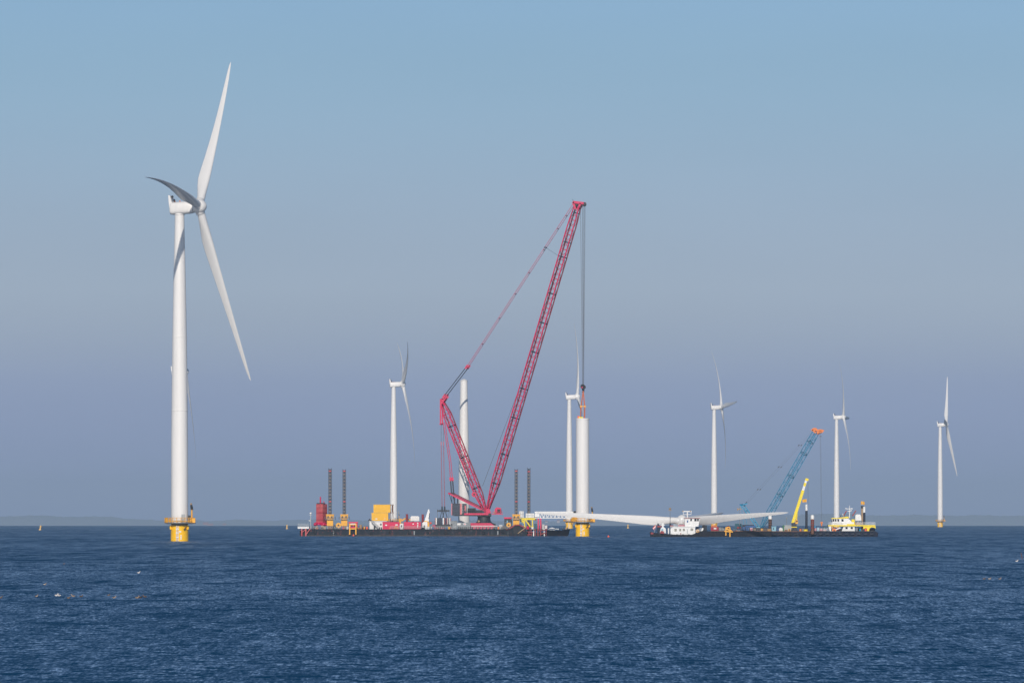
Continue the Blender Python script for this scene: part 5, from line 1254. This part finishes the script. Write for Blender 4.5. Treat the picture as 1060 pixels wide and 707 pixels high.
# chop too small for the mesh: 'fine_chop' is the share of the wave slopes that the sheet itself does not carry
fc = N.new('ShaderNodeAttribute'); fc.attribute_name = 'fine_chop'
def ramp(lo, hi):
    r = N.new('ShaderNodeMapRange'); r.inputs['To Min'].default_value = lo; r.inputs['To Max'].default_value = hi; L.new(fc.outputs['Fac'], r.inputs['Value']); return r.outputs[0]
def vscale(a, k):
    n = N.new('ShaderNodeVectorMath'); n.operation = 'SCALE'; L.new(a, n.inputs[0]); L.new(k, n.inputs['Scale']); return n.outputs[0]
kk = ramp(.6, 1.0); k2 = ramp(.45, 1.9)
for scale, st, amp in ((1,(9,1.0,1),.56),(1,(4.5,.45,1),.48),(1,(2.2,.17,1),.14),(1,(.8,.06,1),.08),(1,(.35,.022,1),.12),(1,(.03,.006,1),.10)):
    mp = N.new('ShaderNodeMapping'); mp.inputs['Scale'].default_value = st; L.new(tc.outputs['Object'], mp.inputs[0])
    nz = N.new('ShaderNodeTexNoise'); nz.inputs['Scale'].default_value = scale; nz.inputs['Detail'].default_value = 2; L.new(mp.outputs[0], nz.inputs['Vector'])
    acc = vm('ADD', acc, vscale(vm('MULTIPLY', vm('SUBTRACT', nz.outputs['Color'], (.5,.5,.5)), (amp*.8*RIP,amp*1.5*RIP,0)), kk if st[0] > 1 else k2))
cv = N.new('ShaderNodeCombineXYZ'); cv.inputs[1].default_value = -1; acc = vm('ADD', acc, vscale(cv.outputs[0], ramp(*LEAN)))      # steeper faces of the chop look down-wind, towards the dike
nz = N.new('ShaderNodeTexNoise'); nz.inputs['Scale'].default_value = .75; nz.inputs['Detail'].default_value = 3; L.new(tc.outputs['Object'], nz.inputs['Vector'])
stp = N.new('ShaderNodeMapRange'); stp.inputs['From Min'].default_value = .555; stp.inputs['From Max'].default_value = .65; stp.inputs['To Max'].default_value = STEEP; L.new(nz.outputs['Fac'], stp.inputs['Value'])
acc = vm('ADD', acc, vscale(cv.outputs[0], stp.outputs[0]))      # short steep wavelets here and there
mp = N.new('ShaderNodeMapping'); mp.inputs['Scale'].default_value = (.16,.05,1); L.new(tc.outputs['Object'], mp.inputs[0])
nz = N.new('ShaderNodeTexNoise'); nz.inputs['Scale'].default_value = 1; nz.inputs['Detail'].default_value = 2; L.new(mp.outputs[0], nz.inputs['Vector'])
stp = N.new('ShaderNodeMapRange'); stp.inputs['From Min'].default_value = .55; stp.inputs['From Max'].default_value = .72; stp.inputs['To Max'].default_value = STEEP*.5; L.new(nz.outputs['Fac'], stp.inputs['Value'])
acc = vm('ADD', acc, vscale(vscale(cv.outputs[0], stp.outputs[0]), ramp(-.25,1)))
acc = vm('NORMALIZE', acc); L.new(acc, gl.inputs['Normal']); L.new(acc, fr.inputs['Normal'])
at_ = me.attributes.new('fine_chop','FLOAT','POINT'); q_ = np.ones((nr,nc),np.float32); q_[sl_] = np.sqrt(np.clip(1-vf/v0,0,1)); at_.data.foreach_set('value', q_.ravel())
me.materials.append(m); sea = bpy.data.objects.new('lake_water', me); COL.objects.link(sea); tag(sea, kind='structure')

# ---------------------------------------------------------------- air
mb = MB(); mb.box(-9000,9000,-300,27800,sea_z(27500)-1.5,175)
m = bpy.data.materials.new('haze'); m.use_nodes = True; nt = m.node_tree; nt.nodes.clear()
out = nt.nodes.new('ShaderNodeOutputMaterial'); pv = nt.nodes.new('ShaderNodeVolumePrincipled')
pv.inputs['Color'].default_value = (*HAZE_COL,1); pv.inputs['Density'].default_value = HAZE_D; pv.inputs['Anisotropy'].default_value = HAZE_G
nt.links.new(pv.outputs[0], out.inputs['Volume'])
tag(mb.build('haze',[m]), kind='stuff')

# ---------------------------------------------------------------- light, sky, camera
sd = Vector(SUN_DIR).normalized()
sun = bpy.data.lights.new('sun','SUN'); sun.energy = SUN_E; sun.angle = R(.53); sun.color = SUN_C
so = bpy.data.objects.new('sun', sun); COL.objects.link(so); so.rotation_euler = sd.to_track_quat('-Z','Y').to_euler()
w = bpy.data.worlds.new('World'); sc.world = w; w.use_nodes = True; nt = w.node_tree; bg = nt.nodes['Background']
sk = nt.nodes.new('ShaderNodeTexSky'); sk.sky_type = 'NISHITA'; sk.sun_disc = False
sk.sun_elevation = math.asin(-sd.z); sk.sun_rotation = math.atan2(-sd.x,-sd.y)
sk.air_density, sk.dust_density, sk.ozone_density = SKY_ADO
sk.altitude = SKY_ALT
hs_ = nt.nodes.new('ShaderNodeMix'); hs_.data_type='RGBA'; hs_.blend_type='MULTIPLY'; hs_.inputs[0].default_value = 1
tc = nt.nodes.new('ShaderNodeTexCoord'); sx = nt.nodes.new('ShaderNodeSeparateXYZ'); rp = nt.nodes.new('ShaderNodeValToRGB')
while len(rp.color_ramp.elements) < len(SKY_LAYER): rp.color_ramp.elements.new(.5)
for e_, (z, c) in zip(rp.color_ramp.elements, SKY_LAYER): e_.position = z
for e_, (z, c) in zip(rp.color_ramp.elements, SKY_LAYER): e_.color = (*[v/2 for v in c],1)
rp.color_ramp.interpolation = 'B_SPLINE'
nt.links.new(tc.outputs['Generated'], sx.inputs[0]); nt.links.new(sx.outputs['Z'], rp.inputs[0]); wn = nt.nodes.new('ShaderNodeTexNoise'); wm = nt.nodes.new('ShaderNodeMapping'); wm.inputs['Scale'].default_value = (9,9,45)      # faint uneven layers in the air
wn.inputs['Scale'].default_value = 1; wn.inputs['Detail'].default_value = 3; nt.links.new(tc.outputs['Generated'], wm.inputs[0]); nt.links.new(wm.outputs[0], wn.inputs['Vector'])
wr = nt.nodes.new('ShaderNodeMapRange'); wr.inputs['To Min'].default_value = .955; wr.inputs['To Max'].default_value = 1.045; nt.links.new(wn.outputs['Fac'], wr.inputs['Value'])
wv_ = nt.nodes.new('ShaderNodeVectorMath'); wv_.operation = 'SCALE'; nt.links.new(rp.outputs[0], wv_.inputs[0]); nt.links.new(wr.outputs[0], wv_.inputs['Scale']); nt.links.new(wv_.outputs[0], hs_.inputs[7])
nt.links.new(sk.outputs[0], hs_.inputs[6]); nt.links.new(hs_.outputs[2], bg.inputs[0]); bg.inputs[1].default_value = SKY_S
cam = bpy.data.cameras.new('camera'); cam.sensor_width = 36; cam.lens = 36*F/1060; cam.shift_y = (Y0-353.5)/1060; cam.clip_start = .5; cam.clip_end = 60000
co_ = bpy.data.objects.new('camera', cam); COL.objects.link(co_); co_.location = (0,0,H); co_.rotation_euler = (R(90),0,0); sc.camera = co_
sc.view_settings.view_transform = 'Standard'; sc.view_settings.look = 'None'; sc.view_settings.exposure = EXPO; sc.view_settings.gamma = 1
sc.render.engine = 'CYCLES'; sc.cycles.use_denoising = True; sc.cycles.denoising_prefilter = 'ACCURATE'
sc.cycles.max_bounces = 6; sc.cycles.volume_bounces = 0
